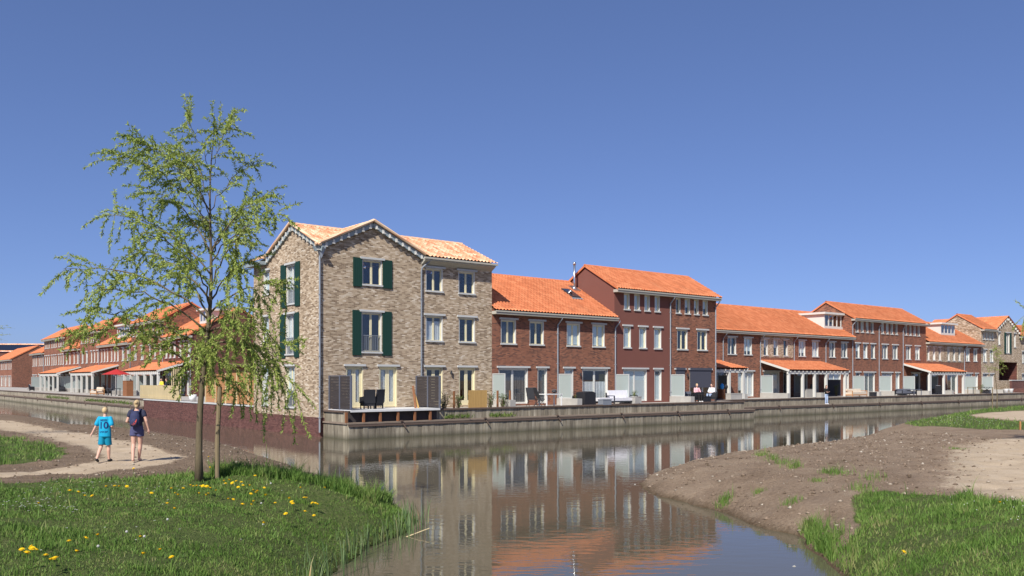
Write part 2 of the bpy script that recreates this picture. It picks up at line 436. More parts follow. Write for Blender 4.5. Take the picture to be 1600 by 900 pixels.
# ------------------------------------------------------------------ mesh building
class MB:
    def __init__(s):
        s.v = []; s.f = []; s.mi = []; s.uv = None
    def add(s, verts, faces, mi=0):
        o = len(s.v)
        s.v.extend([tuple(p) for p in verts])
        s.f.extend([tuple(i + o for i in f) for f in faces])
        s.mi.extend([mi] * len(faces))
        return s
    def box(s, x0, x1, y0, y1, z0, z1, mi=0):
        return s.add([(x0, y0, z0), (x1, y0, z0), (x1, y1, z0), (x0, y1, z0), (x0, y0, z1), (x1, y0, z1), (x1, y1, z1), (x0, y1, z1)],
                     [(0, 3, 2, 1), (4, 5, 6, 7), (0, 1, 5, 4), (1, 2, 6, 5), (2, 3, 7, 6), (3, 0, 4, 7)], mi)
    def quad(s, a, b, c, d, mi=0):
        return s.add([a, b, c, d], [(0, 1, 2, 3)], mi)
    def prism(s, poly, axis, c0, c1, mi=0):
        """poly of 2-d points extruded along axis ('x','y','z') from c0 to c1"""
        def P(p, c):
            return {'x': (c, p[0], p[1]), 'y': (p[0], c, p[1]), 'z': (p[0], p[1], c)}[axis]
        n = len(poly)
        vs = [P(p, c0) for p in poly] + [P(p, c1) for p in poly]
        fs = [tuple(range(n))[::-1], tuple(range(n, 2 * n))]
        for i in range(n):
            j = (i + 1) % n
            fs.append((i, j, n + j, n + i))
        return s.add(vs, fs, mi)
    def beam(s, p, q, w, h, mi=0):
        p = Vector(p); q = Vector(q); d = (q - p)
        L = d.length; d.normalize()
        up = Vector((0, 0, 1)) if abs(d.z) < 0.95 else Vector((0, 1, 0))
        sd = d.cross(up).normalized(); up2 = sd.cross(d).normalized()
        vs = []
        for e in (p, q):
            for a, b in ((-1, -1), (1, -1), (1, 1), (-1, 1)):
                vs.append(e + sd * a * w / 2 + up2 * b * h / 2)
        return s.add(vs, [(0, 3, 2, 1), (4, 5, 6, 7), (0, 1, 5, 4), (1, 2, 6, 5), (2, 3, 7, 6), (3, 0, 4, 7)], mi)
    def tube(s, pts, rad, n=8, mi=0, cap=True, ry=None):
        pts = [Vector(p) for p in pts]
        if isinstance(rad, (int, float)):
            rad = [rad] * len(pts)
        if ry is None:
            ry = rad
        o = len(s.v); rings = []
        ref = None
        for i, p in enumerate(pts):
            d = (pts[min(i + 1, len(pts) - 1)] - pts[max(i - 1, 0)]).normalized()
            if ref is None:
                ref = Vector((1, 0, 0)) if abs(d.x) < 0.9 else Vector((0, 1, 0))
            a = (ref - d * ref.dot(d)).normalized(); b = d.cross(a)
            ref = a
            for k in range(n):
                t = 2 * math.pi * k / n
                s.v.append(tuple(p + a * math.cos(t) * rad[i] + b * math.sin(t) * ry[i]))
        for i in range(len(pts) - 1):
            for k in range(n):
                k2 = (k + 1) % n
                s.f.append((o + i * n + k, o + i * n + k2, o + (i + 1) * n + k2, o + (i + 1) * n + k)); s.mi.append(mi)
        if cap:
            s.f.append(tuple(o + k for k in range(n))[::-1]); s.mi.append(mi)
            e = o + (len(pts) - 1) * n
            s.f.append(tuple(e + k for k in range(n))); s.mi.append(mi)
        return s
    def ball(s, c, rx, ry, rz, nu=10, nv=7, mi=0):
        o = len(s.v)
        for j in range(nv + 1):
            ph = math.pi * j / nv
            for i in range(nu):
                th = 2 * math.pi * i / nu
                s.v.append((c[0] + rx * math.sin(ph) * math.cos(th), c[1] + ry * math.sin(ph) * math.sin(th), c[2] - rz * math.cos(ph)))
        for j in range(nv):
            for i in range(nu):
                i2 = (i + 1) % nu
                s.f.append((o + j * nu + i, o + j * nu + i2, o + (j + 1) * nu + i2, o + (j + 1) * nu + i)); s.mi.append(mi)
        return s
    def mesh(s, name, mats, smooth=False):
        me = bpy.data.meshes.new(name)
        me.from_pydata(s.v, [], s.f)
        if not isinstance(mats, (list, tuple)):
            mats = [mats]
        for m in mats:
            me.materials.append(M[m])
        if len(mats) > 1:
            me.polygons.foreach_set('material_index', s.mi)
        if smooth:
            me.polygons.foreach_set('use_smooth', [True] * len(me.polygons))
        box_uv(me, s.uv)
        me.update()
        return me
    def build(s, name, mats, parent=None, loc=None, smooth=False, rz=0.0):
        return link(name, s.mesh(name, mats, smooth), parent, loc, rz)

def box_uv(me, given=None):
    nl = len(me.loops)
    if nl == 0:
        return
    uvl = me.uv_layers.new(name='UVMap')
    vi = np.empty(nl, dtype=np.int32); me.loops.foreach_get('vertex_index', vi)
    if given is not None:
        uv = np.asarray(given, dtype=np.float32)[vi]
    else:
        co = np.empty(len(me.vertices) * 3, dtype=np.float32); me.vertices.foreach_get('co', co); co = co.reshape(-1, 3)
        npol = len(me.polygons)
        nr = np.empty(npol * 3, dtype=np.float32); me.polygons.foreach_get('normal', nr); nr = np.abs(nr.reshape(-1, 3))
        tot = np.empty(npol, dtype=np.int32); me.polygons.foreach_get('loop_total', tot)
        ax = np.repeat(np.argmax(nr, axis=1), tot)
        p = co[vi]
        uv = np.where((ax == 0)[:, None], p[:, [1, 2]], np.where((ax == 1)[:, None], p[:, [0, 2]], p[:, [0, 1]]))
    uvl.data.foreach_set('uv', uv.astype(np.float32).ravel())

def link(name, data, parent=None, loc=None, rz=0.0):
    o = bpy.data.objects.new(name, data)
    COL.objects.link(o)
    if parent is not None:
        o.parent = parent
    if loc is not None:
        o.location = loc
    if rz:
        o.rotation_euler = (0, 0, rz)
    return o
def tag(o, label=None, cat=None, group=None, kind=None):
    if label: o['label'] = label
    if cat: o['category'] = cat
    if group: o['group'] = group
    if kind: o['kind'] = kind
    return o
def thing(name, label, cat, loc=(0, 0, 0), rz=0.0, group=None):
    o = link(name, None, None, loc, rz)
    o.empty_display_size = 0.2
    return tag(o, label, cat, group)
def copy_tree(o, parent=None):
    c = o.copy(); COL.objects.link(c); c.parent = parent
    for ch in list(o.children):
        copy_tree(ch, c)
    return c
MESH = {}
def cached(key, fn):
    if key not in MESH:
        MESH[key] = fn()
    return MESH[key]
def raw_mesh(name, verts, faces_tri, mats, smooth=False, uv=None, quads=None):
    """fast mesh from numpy arrays (triangles)"""
    me = bpy.data.meshes.new(name)
    faces = faces_tri if quads is None else quads
    k = faces.shape[1]
    me.vertices.add(len(verts)); me.vertices.foreach_set('co', np.asarray(verts, dtype=np.float32).ravel())
    me.loops.add(faces.size); me.loops.foreach_set('vertex_index', faces.astype(np.int32).ravel())
    me.polygons.add(len(faces)); me.polygons.foreach_set('loop_start', np.arange(0, faces.size, k, dtype=np.int32))
    if smooth:
        me.polygons.foreach_set('use_smooth', np.ones(len(faces), dtype=bool))
    for m in (mats if isinstance(mats, (list, tuple)) else [mats]):
        me.materials.append(M[m])
    if uv is not None:
        uvl = me.uv_layers.new(name='UVMap')
        uvl.data.foreach_set('uv', np.asarray(uv, dtype=np.float32)[faces.ravel()].ravel())
    me.update(calc_edges=True)
    me.validate()
    return me

# ================================================================== terrain
def vnoise(x, y, seed=0):
    xi = np.floor(x); yi = np.floor(y); fx = x - xi; fy = y - yi
    fx = fx * fx * (3 - 2 * fx); fy = fy * fy * (3 - 2 * fy)
    def h(a, b):
        t = np.sin(a * 127.1 + b * 311.7 + seed * 74.7) * 43758.5453
        return t - np.floor(t)
    return (h(xi, yi) * (1 - fx) + h(xi + 1, yi) * fx) * (1 - fy) + (h(xi, yi + 1) * (1 - fx) + h(xi + 1, yi + 1) * fx) * fy
def fbm(x, y, seed=0, oct=4):
    s = 0; a = 0.5
    for i in range(oct):
        s = s + a * vnoise(x * 2 ** i, y * 2 ** i, seed + i); a *= 0.5
    return s / (1 - 0.5 ** oct)
def sdist(poly, x, y):
    """signed distance to polygon, positive inside"""
    P = np.array(poly, dtype=float); n = len(P)
    d = np.full(x.shape, 1e9); ins = np.zeros(x.shape, dtype=bool)
    for i in range(n):
        ax, ay = P[i]; bx, by = P[(i + 1) % n]
        ex, ey = bx - ax, by - ay
        t = np.clip(((x - ax) * ex + (y - ay) * ey) / (ex * ex + ey * ey + 1e-12), 0, 1)
        d = np.minimum(d, np.hypot(x - ax - t * ex, y - ay - t * ey))
        c = ((ay > y) != (by > y)) & (x < (bx - ax) * (y - ay) / (by - ay + 1e-12) + ax)
        ins ^= c
    return np.where(ins, d, -d)
def sstep(a, b, x):
    t = np.clip((x - a) / (b - a), 0, 1)
    return t * t * (3 - 2 * t)
SHORE_L = [(-95, 100), (-60, 82), (-39, 66), (-32.9, 61.6), (-24.7, 50.6), (-19.2, 46), (-15.8, 41.75), (-11.6, 36.8), (-8.4, 31.15), (-5.8, 26.3), (-4.37, 23.7),
           (-3.37, 21.66), (-2.66, 20.05), (-2.05, 18.5), (-1.98, 17.2), (-2.3, 16.07), (-2.6, 15.06), (-2.72, 13.87), (-2.8, 12), (-3.0, 9), (-3.2, 5), (-3.4, -12), (-95, -12)]
SHORE_R = [(2.5, -12), (2.8, 5), (3.6, 9), (4.4, 11.3), (5.0, 13.2), (5.1, 14), (5.2, 14.9), (5.44, 16.3), (5.05, 17.76), (4.7, 19.4), (4.23, 20.8), (3.7, 23), (3.6, 24.9), (4.3, 26.6),
           (6.6, 30.0), (9.8, 33.6), (13.3, 37.5), (17, 42.5), (22.5, 52), (30, 62), (38, 73), (52, 88), (72, 104), (140, 108), (140, -12)]
def height(x, y):
    wob = (fbm(x * 0.9, y * 0.9, 3, 3) - 0.5) * 0.5
    dl = sdist(SHORE_L, x, y) + wob
    dr = sdist(SHORE_R, x, y) + wob
    hmL = 0.72 + 0.32 * (1 - sstep(15.5, 22, y)) + 0.22 * (1 - sstep(5, 12, y))
    hmR = 0.74 + 0.14 * (1 - sstep(24, 40, y)) + 0.32 * (1 - sstep(11, 18, y))
    hl = hmL * (1 - np.exp(-np.maximum(dl, 0) / 1.45))
    hl = hl + 0.20 * np.exp(-((x + 5.0) ** 2 / 3.0 + (y - 18.2) ** 2 / 2.2)) * sstep(0, 1.5, dl)
    hr = hmR * (1 - np.exp(-np.maximum(dr, 0) / 1.35))
    d = np.maximum(dl, dr)
    out = -np.minimum(-np.minimum(d, 0) * 0.55, 1.3)
    h = np.where(dl > 0, hl, np.where(dr > 0, hr, out))
    bumpy = (fbm(x * 1.4, y * 1.4, 9, 4) - 0.5) * 0.16 + (fbm(x * 5.0, y * 5.0, 5, 3) - 0.5) * 0.05
    h = h + bumpy * sstep(0.0, 1.0, d) * (1 - 0.6 * sstep(40, 60, y))
    far = sstep(190, 230, np.hypot(x, y))
    return h * (1 - far) + 1.0 * far
PATH_L = [(-11.9, 19.2), (-10.9, 21.6), (-10.5, 23.6), (-10.9, 25.8), (-13.8, 30), (-18, 35), (-22.5, 40.0), (-29, 48)]
def polyline_d(pl, x, y):
    d = np.full(x.shape, 1e9)
    for (ax, ay), (bx, by) in zip(pl[:-1], pl[1:]):
        ex, ey = bx - ax, by - ay
        t = np.clip(((x - ax) * ex + (y - ay) * ey) / (ex * ex + ey * ey), 0, 1)
        d = np.minimum(d, np.hypot(x - ax - t * ex, y - ay - t * ey))
    return d
PATH_L = [(-20, 14.6)] + PATH_L
SAND_R = [(8.3, 13.4), (8.55, 15.6), (9.3, 18.4), (11.0, 21.5), (13.2, 25.5), (14.6, 28.0), (17.5, 31.5), (24, 36), (27.0, 42), (28.2, 50), (29.0, 55.5), (35, 62), (60, 70), (60, 48), (31, 44), (30, 38), (30, 20), (20, 6), (10, 4), (8.2, 10)]
GRASS_R = [(2.0, -12), (3, 5), (3.8, 9), (4.5, 11), (5.0, 12.8), (5.45, 14.4), (6.1, 15.2), (6.5, 16.6), (7.0, 17.7), (7.7, 17.5), (8.3, 16.4), (8.4, 14.5), (8.1, 11), (9, 5), (9, -12)]
GRASS_RF = [(20.6, 44.2), (22.0, 48.5), (25.0, 54), (29.5, 60.5), (38, 71), (62, 90), (66, 80), (36, 63), (30, 57), (28.0, 52), (27.4, 46), (27.6, 42.5), (24.0, 38.0), (21.5, 39.5)]
ISLAND_L = [(-30, 38), (-20.5, 33.4), (-15.9, 28.4), (-14.4, 25.8), (-14.0, 23.9), (-15.5, 22.6), (-30, 20.5)]
def masks(x, y):
    w = (fbm(x * 1.7, y * 1.7, 21, 3) - 0.5) * 0.9
    gl = np.interp(x, [-40, -14, -9.8, -7.9, -5.8, -4.0, -1.5], [13.8, 14.6, 16.2, 18.3, 19.6, 20.6, 20.8])
    g = sstep(-0.25, 0.25, gl - y + w * 0.6) * (x < 1)
    g = np.maximum(g, sstep(-0.25, 0.25, sdist(GRASS_R, x, y) + w * 0.5))
    g = np.maximum(g, sstep(-0.3, 0.3, sdist(GRASS_RF, x, y) + w * 0.8))
    g = np.maximum(g, sstep(-0.3, 0.3, sdist(ISLAND_L, x, y) + 1.0 + w * 0.8))
    pw = np.interp(y, [14, 20, 24, 30, 45], [0.9, 0.9, 1.1, 1.0, 1.0])
    s = sstep(-0.3, 0.3, pw - polyline_d(PATH_L, x, y) + w * 0.5)
    s = np.maximum(s, sstep(-1.3, 1.1, sdist(SAND_R, x, y) + w * 1.1))
    s = s * (1 - g)
    m = (x < 0) * np.clip(0.6 + w, 0, 1)
    return g, s, m
def axis(segs):
    out = []
    for a, b, st in segs:
        out.append(np.arange(a, b, st))
    return np.unique(np.round(np.concatenate(out), 4))
gx = axis([(-3000, -300, 450), (-300, -60, 20), (-60, -30, 1.0), (-30, -14, 0.4), (-14, 14, 0.14), (14, 30, 0.3), (30, 60, 1.0), (60, 300, 20), (300, 3001, 450)])
gy = axis([(-400, -12, 40), (-12, 4, 1.0), (4, 30, 0.14), (30, 60, 0.5), (60, 120, 2.0), (120, 300, 15), (300, 4000, 500)])
XX, YY = np.meshgrid(gx, gy)
ZZ = height(XX, YY)
g_, s_, m_ = masks(XX, YY)
nx_, ny_ = len(gx), len(gy)
idx = np.arange(nx_ * ny_).reshape(ny_, nx_)
quads = np.stack([idx[:-1, :-1], idx[:-1, 1:], idx[1:, 1:], idx[1:, :-1]], axis=-1).reshape(-1, 4)
verts = np.stack([XX.ravel(), YY.ravel(), ZZ.ravel()], axis=1)
sand_q = (s_.ravel()[quads].mean(axis=1) > 0.5) & (verts[quads][:, :, 2].mean(axis=1) > 0.05)
def terrain(name, sel):
    q = quads[sel]
    used, inv = np.unique(q, return_inverse=True)
    q2 = inv.reshape(q.shape)
    me = raw_mesh(name, verts[used], None, 'ground_soil', True, None, q2)
    for an, arr in (('grass', g_), ('sand', s_), ('mulch', m_)):
        at = me.attributes.new(an, 'FLOAT', 'POINT')
        at.data.foreach_set('value', arr.ravel()[used].astype(np.float32))
    o = link(name, me)
    return tag(o, kind='structure')
cxq = verts[quads][:, :, 0].mean(axis=1)
terrain('ground', ~sand_q)
terrain('path_left', sand_q & (cxq < 0))
terrain('path_right', sand_q & (cxq > 0))
def hz(x, y):
    return float(height(np.array([x], dtype=float), np.array([y], dtype=float))[0])

# water: one sheet
wm = MB()
wm.quad((-260, -60, 0), (260, -60, 0), (260, 240, 0), (-260, 240, 0))
tag(wm.build('water', 'water'), kind='structure')

# ================================================================== terrace and quay walls
QV = -2.67            # quay face of the near row, in front of the houses
P2 = 5.1              # facade plane of the far row
QV2 = 0.43
ZL, ZU = 0.84, 1.42   # ledge level and terrace level
T1 = T(1178, QV)
TEND = 112.0
SET = 0.45
tm = MB()
def slab(poly, z0, z1):
    tm.prism([tuple(W(a, b)[:2]) for a, b in poly], 'z', z0, z1)
slab([(0.32, QV + SET + 0.09), (T1 - 0.5, QV + SET + 0.09), (T1 - 0.5, 0.32), (0.32, 0.32)], -0.6, ZU - 0.03)
slab([(11.0, 0.32), (T1 - 0.5, 0.32), (T1 - 0.5, QV2 + SET + 0.09), (TEND, QV2 + SET + 0.09), (TEND, 60), (11.0, 60)], -0.6, ZU - 0.03)
slab([(0.25, 9.0), (11.0, 9.0), (11.0, 200), (SET + 0.09, 200), (SET + 0.09, 31.6), (0.25, 31.6)], -0.6, ZU - 0.031)
tag(tm.build('terrace', 'paving'), kind='structure')

def quay(name, label, A0, dirv, nrm, length, individually, jog=0.0, upper0=0.0, upper1=0.0, step=0.27):
    """timber quay: A0 world start at the water face, dirv along, nrm towards the water"""
    t = thing(name, label, 'quay wall', A0, math.atan2(dirv[1], dirv[0]))
    # local: x along, -y towards water
    n = int(length / step)
    def pl(h):
        return cached(('plank', h, step), lambda: MB().box(-step / 2 + 0.006, step / 2 - 0.006, -0.03, 0.03, 0, h).mesh('plank', 'quay_wood'))
    low, up = pl(ZL - 0.08 + 0.9), pl(ZU - ZL - 0.08)
    joined = MB()
    r2 = random.Random(5)
    for i in range(n):
        x = (i + 0.5) * step
        dy = r2.uniform(-0.012, 0.012)
        if individually:
            link('plank', low, t, (x, dy, -0.9))
        else:
            joined.box(x - step / 2 + 0.006, x + step / 2 - 0.006, dy - 0.03, dy + 0.03, -0.9, ZL - 0.08)
        if upper0 <= x <= length - upper1:
            dy = r2.uniform(-0.012, 0.012)
            if individually:
                link('plank', up, t, (x, SET + dy, ZL))
            else:
                joined.box(x - step / 2 + 0.006, x + step / 2 - 0.006, SET + dy - 0.03, SET + dy + 0.03, ZL, ZU - 0.08)
    if not individually:
        tag(joined.build('plank_row', 'quay_wood', t), kind='stuff')
    MB().box(0, length, 0.04, SET - 0.032, -0.9, ZL - 0.085).build('backfill', 'stone', t)
    MB().box(-0.05, length + 0.02, -0.10, SET - 0.034, ZL - 0.08, ZL - 0.002).build('ledge_cap', 'cap_wood', t)
    MB().box(-0.02, length + 0.02, -0.085, -0.035, ZL - 0.2, ZL - 0.085).build('waling', 'cap_wood_dark', t)
    MB().box(upper0 - 0.05, length - upper1 + 0.02, SET - 0.1, SET + 0.26, ZU - 0.08, ZU).build('coping', 'cap_wood_dark', t)
    k = 3.0
    while k < length:
        b = MB(); b.beam((0, -0.06, ZL + 0.03), (0.28, -0.13, ZL - 0.36), 0.07, 0.07)
        b.box(-0.05, 0.09, -0.15, -0.05, ZL - 0.02, ZL + 0.05)
        b.build('anchor_strut', 'cap_wood_dark', t, (k, 0, 0))
        k += 5.4 if individually else 8.0
    return t
quay('quay_wall', 'grey timber quay wall below the deck and the nearest red houses', W(0.22, QV), (UX, UY), None, T1 - 0.22, True, upper0=0.05, upper1=0.6)
quay('quay_wall', 'long far timber quay wall below the houses with tiled verandas on the right', W(T1 - 3.5, QV2), (UX, UY), None, TEND - T1 + 3.5, False)
quay('quay_wall', 'far timber quay wall below the white posted verandas on the left', W(0.0, 150.0), (-VX, -VY), None, 150.0 - 31.5, False, step=0.3)
# return of the near quay at the corner house
tq = thing('quay_return', 'short timber return of the quay beside the downpipe of the buff corner house', 'quay wall', W(0.22, 0.0), ROTL)
for i in range(10):
    link('plank', MESH[('plank', ZL - 0.08 + 0.9, 0.27)], tq, ((i + 0.5) * 0.265, 0.0, -0.9))
for i in range(8):
    link('plank', MESH[('plank', ZU - ZL - 0.08, 0.27)], tq, ((i + 0.5) * 0.265, 0.06, ZL))
MB().box(0, 2.62, -0.10, 0.6, ZL - 0.08, ZL - 0.004).build('ledge_cap', 'cap_wood', tq)
MB().box(0, 2.2, -0.06, 0.3, ZU - 0.08, ZU - 0.004).build('coping', 'cap_wood_dark', tq)
# red retaining wall left of the corner house
rw = thing('retaining_wall', 'dark red brick retaining wall standing in the water behind the willow', 'wall', W(0.0, 31.5), ROTL)
MB().box(0, 31.5 - 8.86, 0.0, 0.25, -0.8, 1.36).build('wall', 'plinth_brick', rw)
MB().box(-0.03, 31.5 - 8.86, -0.04, 0.29, 1.36, 1.43).build('coping', 'lintel_stone', rw)

# ================================================================== windows
wr_ = random.Random(3)
def window(parent, xc, z0, w, h, leaves=2, sash='cream_paint', frame='white_paint', bottom=0.07, lintel=True, sill=True, y=0.10, cover=None, detail=True, lint_ext=0.13, transom=False, stile=0.055):
    """a window or glazed door set in its opening; frame is the part, panes, sashes, sill, lintel and curtain its sub-parts"""
    ft = 0.06
    if cover is None and not detail and wr_.random() < 0.6:
        cover = wr_.choice((('curtain_white', 0, 1), ('blind_pale', 0.5, 1.0), ('curtain_white', 0.0, 0.55), ('curtain_grey', 0, 1), ('blind_pale', 0.25, 1.0)))
    def fmesh():
        m = MB()
        f0 = -0.085
        m.box(-w / 2, -w / 2 + ft, f0, 0.08, 0, h); m.box(w / 2 - ft, w / 2, f0, 0.08, 0, h)
        m.box(-w / 2 + ft, w / 2 - ft, f0, 0.08, h - ft, h); m.box(-w / 2 + ft, w / 2 - ft, -0.02, 0.08, 0, ft * 0.8)
        if not detail:
            iw = (w - 2 * ft) / leaves
            for k in range(1, leaves):
                x = -w / 2 + ft + iw * k
                m.box(x - 0.045, x + 0.045, 0.005, 0.07, ft * 0.8, h - ft)
        return m.mesh('window', frame)
    win = link('window', cached(('wf', round(w, 2), round(h, 2), leaves, frame, detail), fmesh), parent, (xc, y, z0))
    iw = (w - 2 * ft) / leaves
    z_in = ft * 0.8
    ih = h - ft - z_in
    for k in range(leaves):
        x = -w / 2 + ft + iw * (k + 0.5)
        if detail:
            def smesh():
                m = MB(); a = iw / 2 - 0.004
                m.box(-a, -a + stile, 0.012, 0.062, 0, ih); m.box(a - stile, a, 0.012, 0.062, 0, ih)
                m.box(-a + stile, a - stile, 0.012, 0.062, ih - stile, ih); m.box(-a + stile, a - stile, 0.012, 0.062, 0, bottom)
                return m.mesh('sash', sash)
            link('sash', cached(('ws', round(iw, 3), round(ih, 3), bottom, sash, stile), smesh), win, (x, 0, z_in))
            pw, ph0 = iw - 2 * stile, bottom
        else:
            pw, ph0 = iw - 0.05, 0.0
        ph = ih - ph0 - (stile if detail else 0)
        pm = cached(('wp', round(pw, 3), round(ph, 3)), lambda: MB().box(-pw / 2, pw / 2, 0.034, 0.042, 0, ph).mesh('pane', 'window_glass'))
        link('pane', pm, win, (x, 0, z_in + ph0))
    if lintel:
        lm = cached(('wl', round(w, 2), lint_ext), lambda: MB().box(-w / 2 - lint_ext, w / 2 + lint_ext, -y - 0.09, -0.012, 0, 0.11).mesh('lintel', 'lintel_stone'))
        link('lintel', lm, win, (0, 0, h + 0.012))
    if sill:
        sm = cached(('wsill', round(w, 2)), lambda: MB().box(-w / 2 - 0.03, w / 2 + 0.03, -y - 0.07, -0.004, 0, 0.09).mesh('sill', 'lintel_stone'))
        link('sill', sm, win, (0, 0, -0.005))
    if cover:
        kind, frac0, frac1 = cover
        def cmesh():
            m = MB(); n = max(8, int(w / 0.035)); v = []; f = []
            for i in range(n + 1):
                x = -w / 2 + 0.02 + (w - 0.04) * i / n
                d = (0.095 + 0.022 * math.sin(i * 1.55) + 0.010 * math.sin(i * 0.7)) if kind.startswith('curtain') else 0.052
                v += [(x, d, h * frac0), (x, d, h * frac1)]
            for i in range(n):
                f.append((2 * i, 2 * i + 2, 2 * i + 3, 2 * i + 1))
            m.add(v, f)
            return m.mesh('curtain', kind, True)
        link('curtain', cached(('wc', round(w, 2), round(h, 2), cover), cmesh), win, (0, 0, 0))
    return win

def wall_holes(m, x0, x1, z0, z1, holes, depth=0.14, y=0.0, mi=0, mi_plinth=None, zpl=None):
    """front wall face in the plane y with rectangular openings (xa, xb, za, zb) and their reveals"""
    xs = sorted(set([x0, x1] + [round(v, 4) for hh in holes for v in hh[:2]]))
    zs = sorted(set([z0, z1] + [round(v, 4) for hh in holes for v in hh[2:4]] + ([zpl] if zpl else [])))
    for i in range(len(xs) - 1):
        for j in range(len(zs) - 1):
            cx, cz = (xs[i] + xs[i + 1]) / 2, (zs[j] + zs[j + 1]) / 2
            if any(a < cx < b and c < cz < d for a, b, c, d in holes):
                continue
            k = mi_plinth if (zpl and cz < zpl) else mi
            m.quad((xs[i], y, zs[j]), (xs[i + 1], y, zs[j]), (xs[i + 1], y, zs[j + 1]), (xs[i], y, zs[j + 1]), k)
    for a, b, c, d in holes:
        e = y + depth
        m.quad((a, y, c), (a, y, d), (a, e, d), (a, e, c), mi)
        m.quad((b, y, d), (b, y, c), (b, e, c), (b, e, d), mi)
        m.quad((a, y, d), (b, y, d), (b, e, d), (a, e, d), mi)
        m.quad((b, y, c), (a, y, c), (a, e, c), (b, e, c), mi)

TW, TC = 0.25, 0.34          # pantile width and course
def tile_slope(L, S, org, ex, es, xoff=0.0, ns=5, keep=None, mat='orange_tile', name='roof_tiles', parent=None, start=0.0):
    """pantiles as real relief: waves along ex, overlapping courses up es"""
    ex = np.array(ex, float); es = np.array(es, float); nrm = np.cross(ex, es); nrm /= np.linalg.norm(nrm)
    if nrm[2] < 0: nrm = -nrm
    nw = int(round(L / TW * ns)) + 1
    xs = np.linspace(0, L, nw)
    ph = ((xs + xoff) / TW) % 1.0
    wave = 0.06 * np.where(ph < 0.62, np.sin(ph / 0.62 * math.pi) ** 1.3, -0.30 * np.sin((ph - 0.62) / 0.38 * math.pi))
    nc = int(math.ceil(S / TC - 1e-6))
    rows = []; hts = []; vv = []
    for k in range(nc):
        a, b = k * TC, min((k + 1) * TC, S)
        rows += [a, b]; hts += [0.040, 0.0]; vv += [k + 0.02, k + 0.98]
    rows = np.array(rows); hts = np.array(hts); vv = np.array(vv)
    X, Sg = np.meshgrid(xs, rows); Wv, Hh = np.meshgrid(wave, hts)
    U2, V2 = np.meshgrid((xs + xoff) / TW, vv)
    U2 = U2 + 37.0 * round(L * 3)
    H = Wv + Hh
    P = np.array(org)[None, None, :] + X[..., None] * ex + Sg[..., None] * es + H[..., None] * nrm
    ny, nx2 = X.shape
    id_ = np.arange(ny * nx2).reshape(ny, nx2)
    q = np.stack([id_[:-1, :-1], id_[:-1, 1:], id_[1:, 1:], id_[1:, :-1]], axis=-1).reshape(-1, 4)
    V = P.reshape(-1, 3)
    if keep is not None:
        c = V[q].mean(axis=1)
        q = q[keep(c)]
    me = raw_mesh(name, V, None, mat, True, np.stack([U2.ravel(), V2.ravel()], 1), q)
    o = link(name, me, parent)
    return tag(o, kind='stuff')

def ridge_tile_mesh(mat):
    def f():
        m = MB(); n = 6; L = 0.40
        for sgn, x0, r in ((0, 0, 0.115), (1, L, 0.10)):
            for i in range(n + 1):
                t = math.pi * i / n
                m.v.append((x0, -math.cos(t) * r, math.sin(t) * r * 0.9))
        for i in range(n):
            m.f.append((i, i + 1, n + 1 + i + 1, n + 1 + i)); m.mi.append(0)
        m.f.append(tuple(range(n + 1))); m.mi.append(0)
        return m.mesh('ridge_tile', mat, False)
    return cached(('ridge', mat), f)
def ridge_line(parent, p, q, mat, individually=True):
    p = Vector(p); q = Vector(q); d = q - p; n = max(1, int(d.length / 0.37)); rz = math.atan2(d.y, d.x)
    if individually:
        for i in range(n):
            o = link('ridge_tile', ridge_tile_mesh(mat), parent, p + d * (i / n), rz)
    else:
        m = MB(); k = 8
        for i in range(k + 1):
            t = math.pi * i / k
            for e in (0.0, d.length):
                m.v.append((e, -math.cos(t) * 0.11, math.sin(t) * 0.1))
        for i in range(k):
            m.f.append((2 * i, 2 * i + 1, 2 * i + 3, 2 * i + 2)); m.mi.append(0)
        m.uv = [(v[0] * 3, v[1] * 2) for v in m.v]
        m.build('ridge', mat, parent, p, rz=rz)

def downpipe(parent, x, ztop, zbot, y=-0.07, yg=-0.38, name='downpipe'):
    m = MB()
    m.tube([(x + 0.12, yg, ztop), (x + 0.10, yg + 0.02, ztop - 0.12), (x, y, ztop - 0.5), (x, y, ztop - 0.62), (x, y, zbot)], 0.045, 8)
    for z in np.arange(zbot + 0.6, ztop - 0.8, 1.9):
        m.box(x - 0.06, x + 0.06, y - 0.055, -0.002, z, z + 0.04)
    return m.build(name, 'zinc', parent, smooth=False)

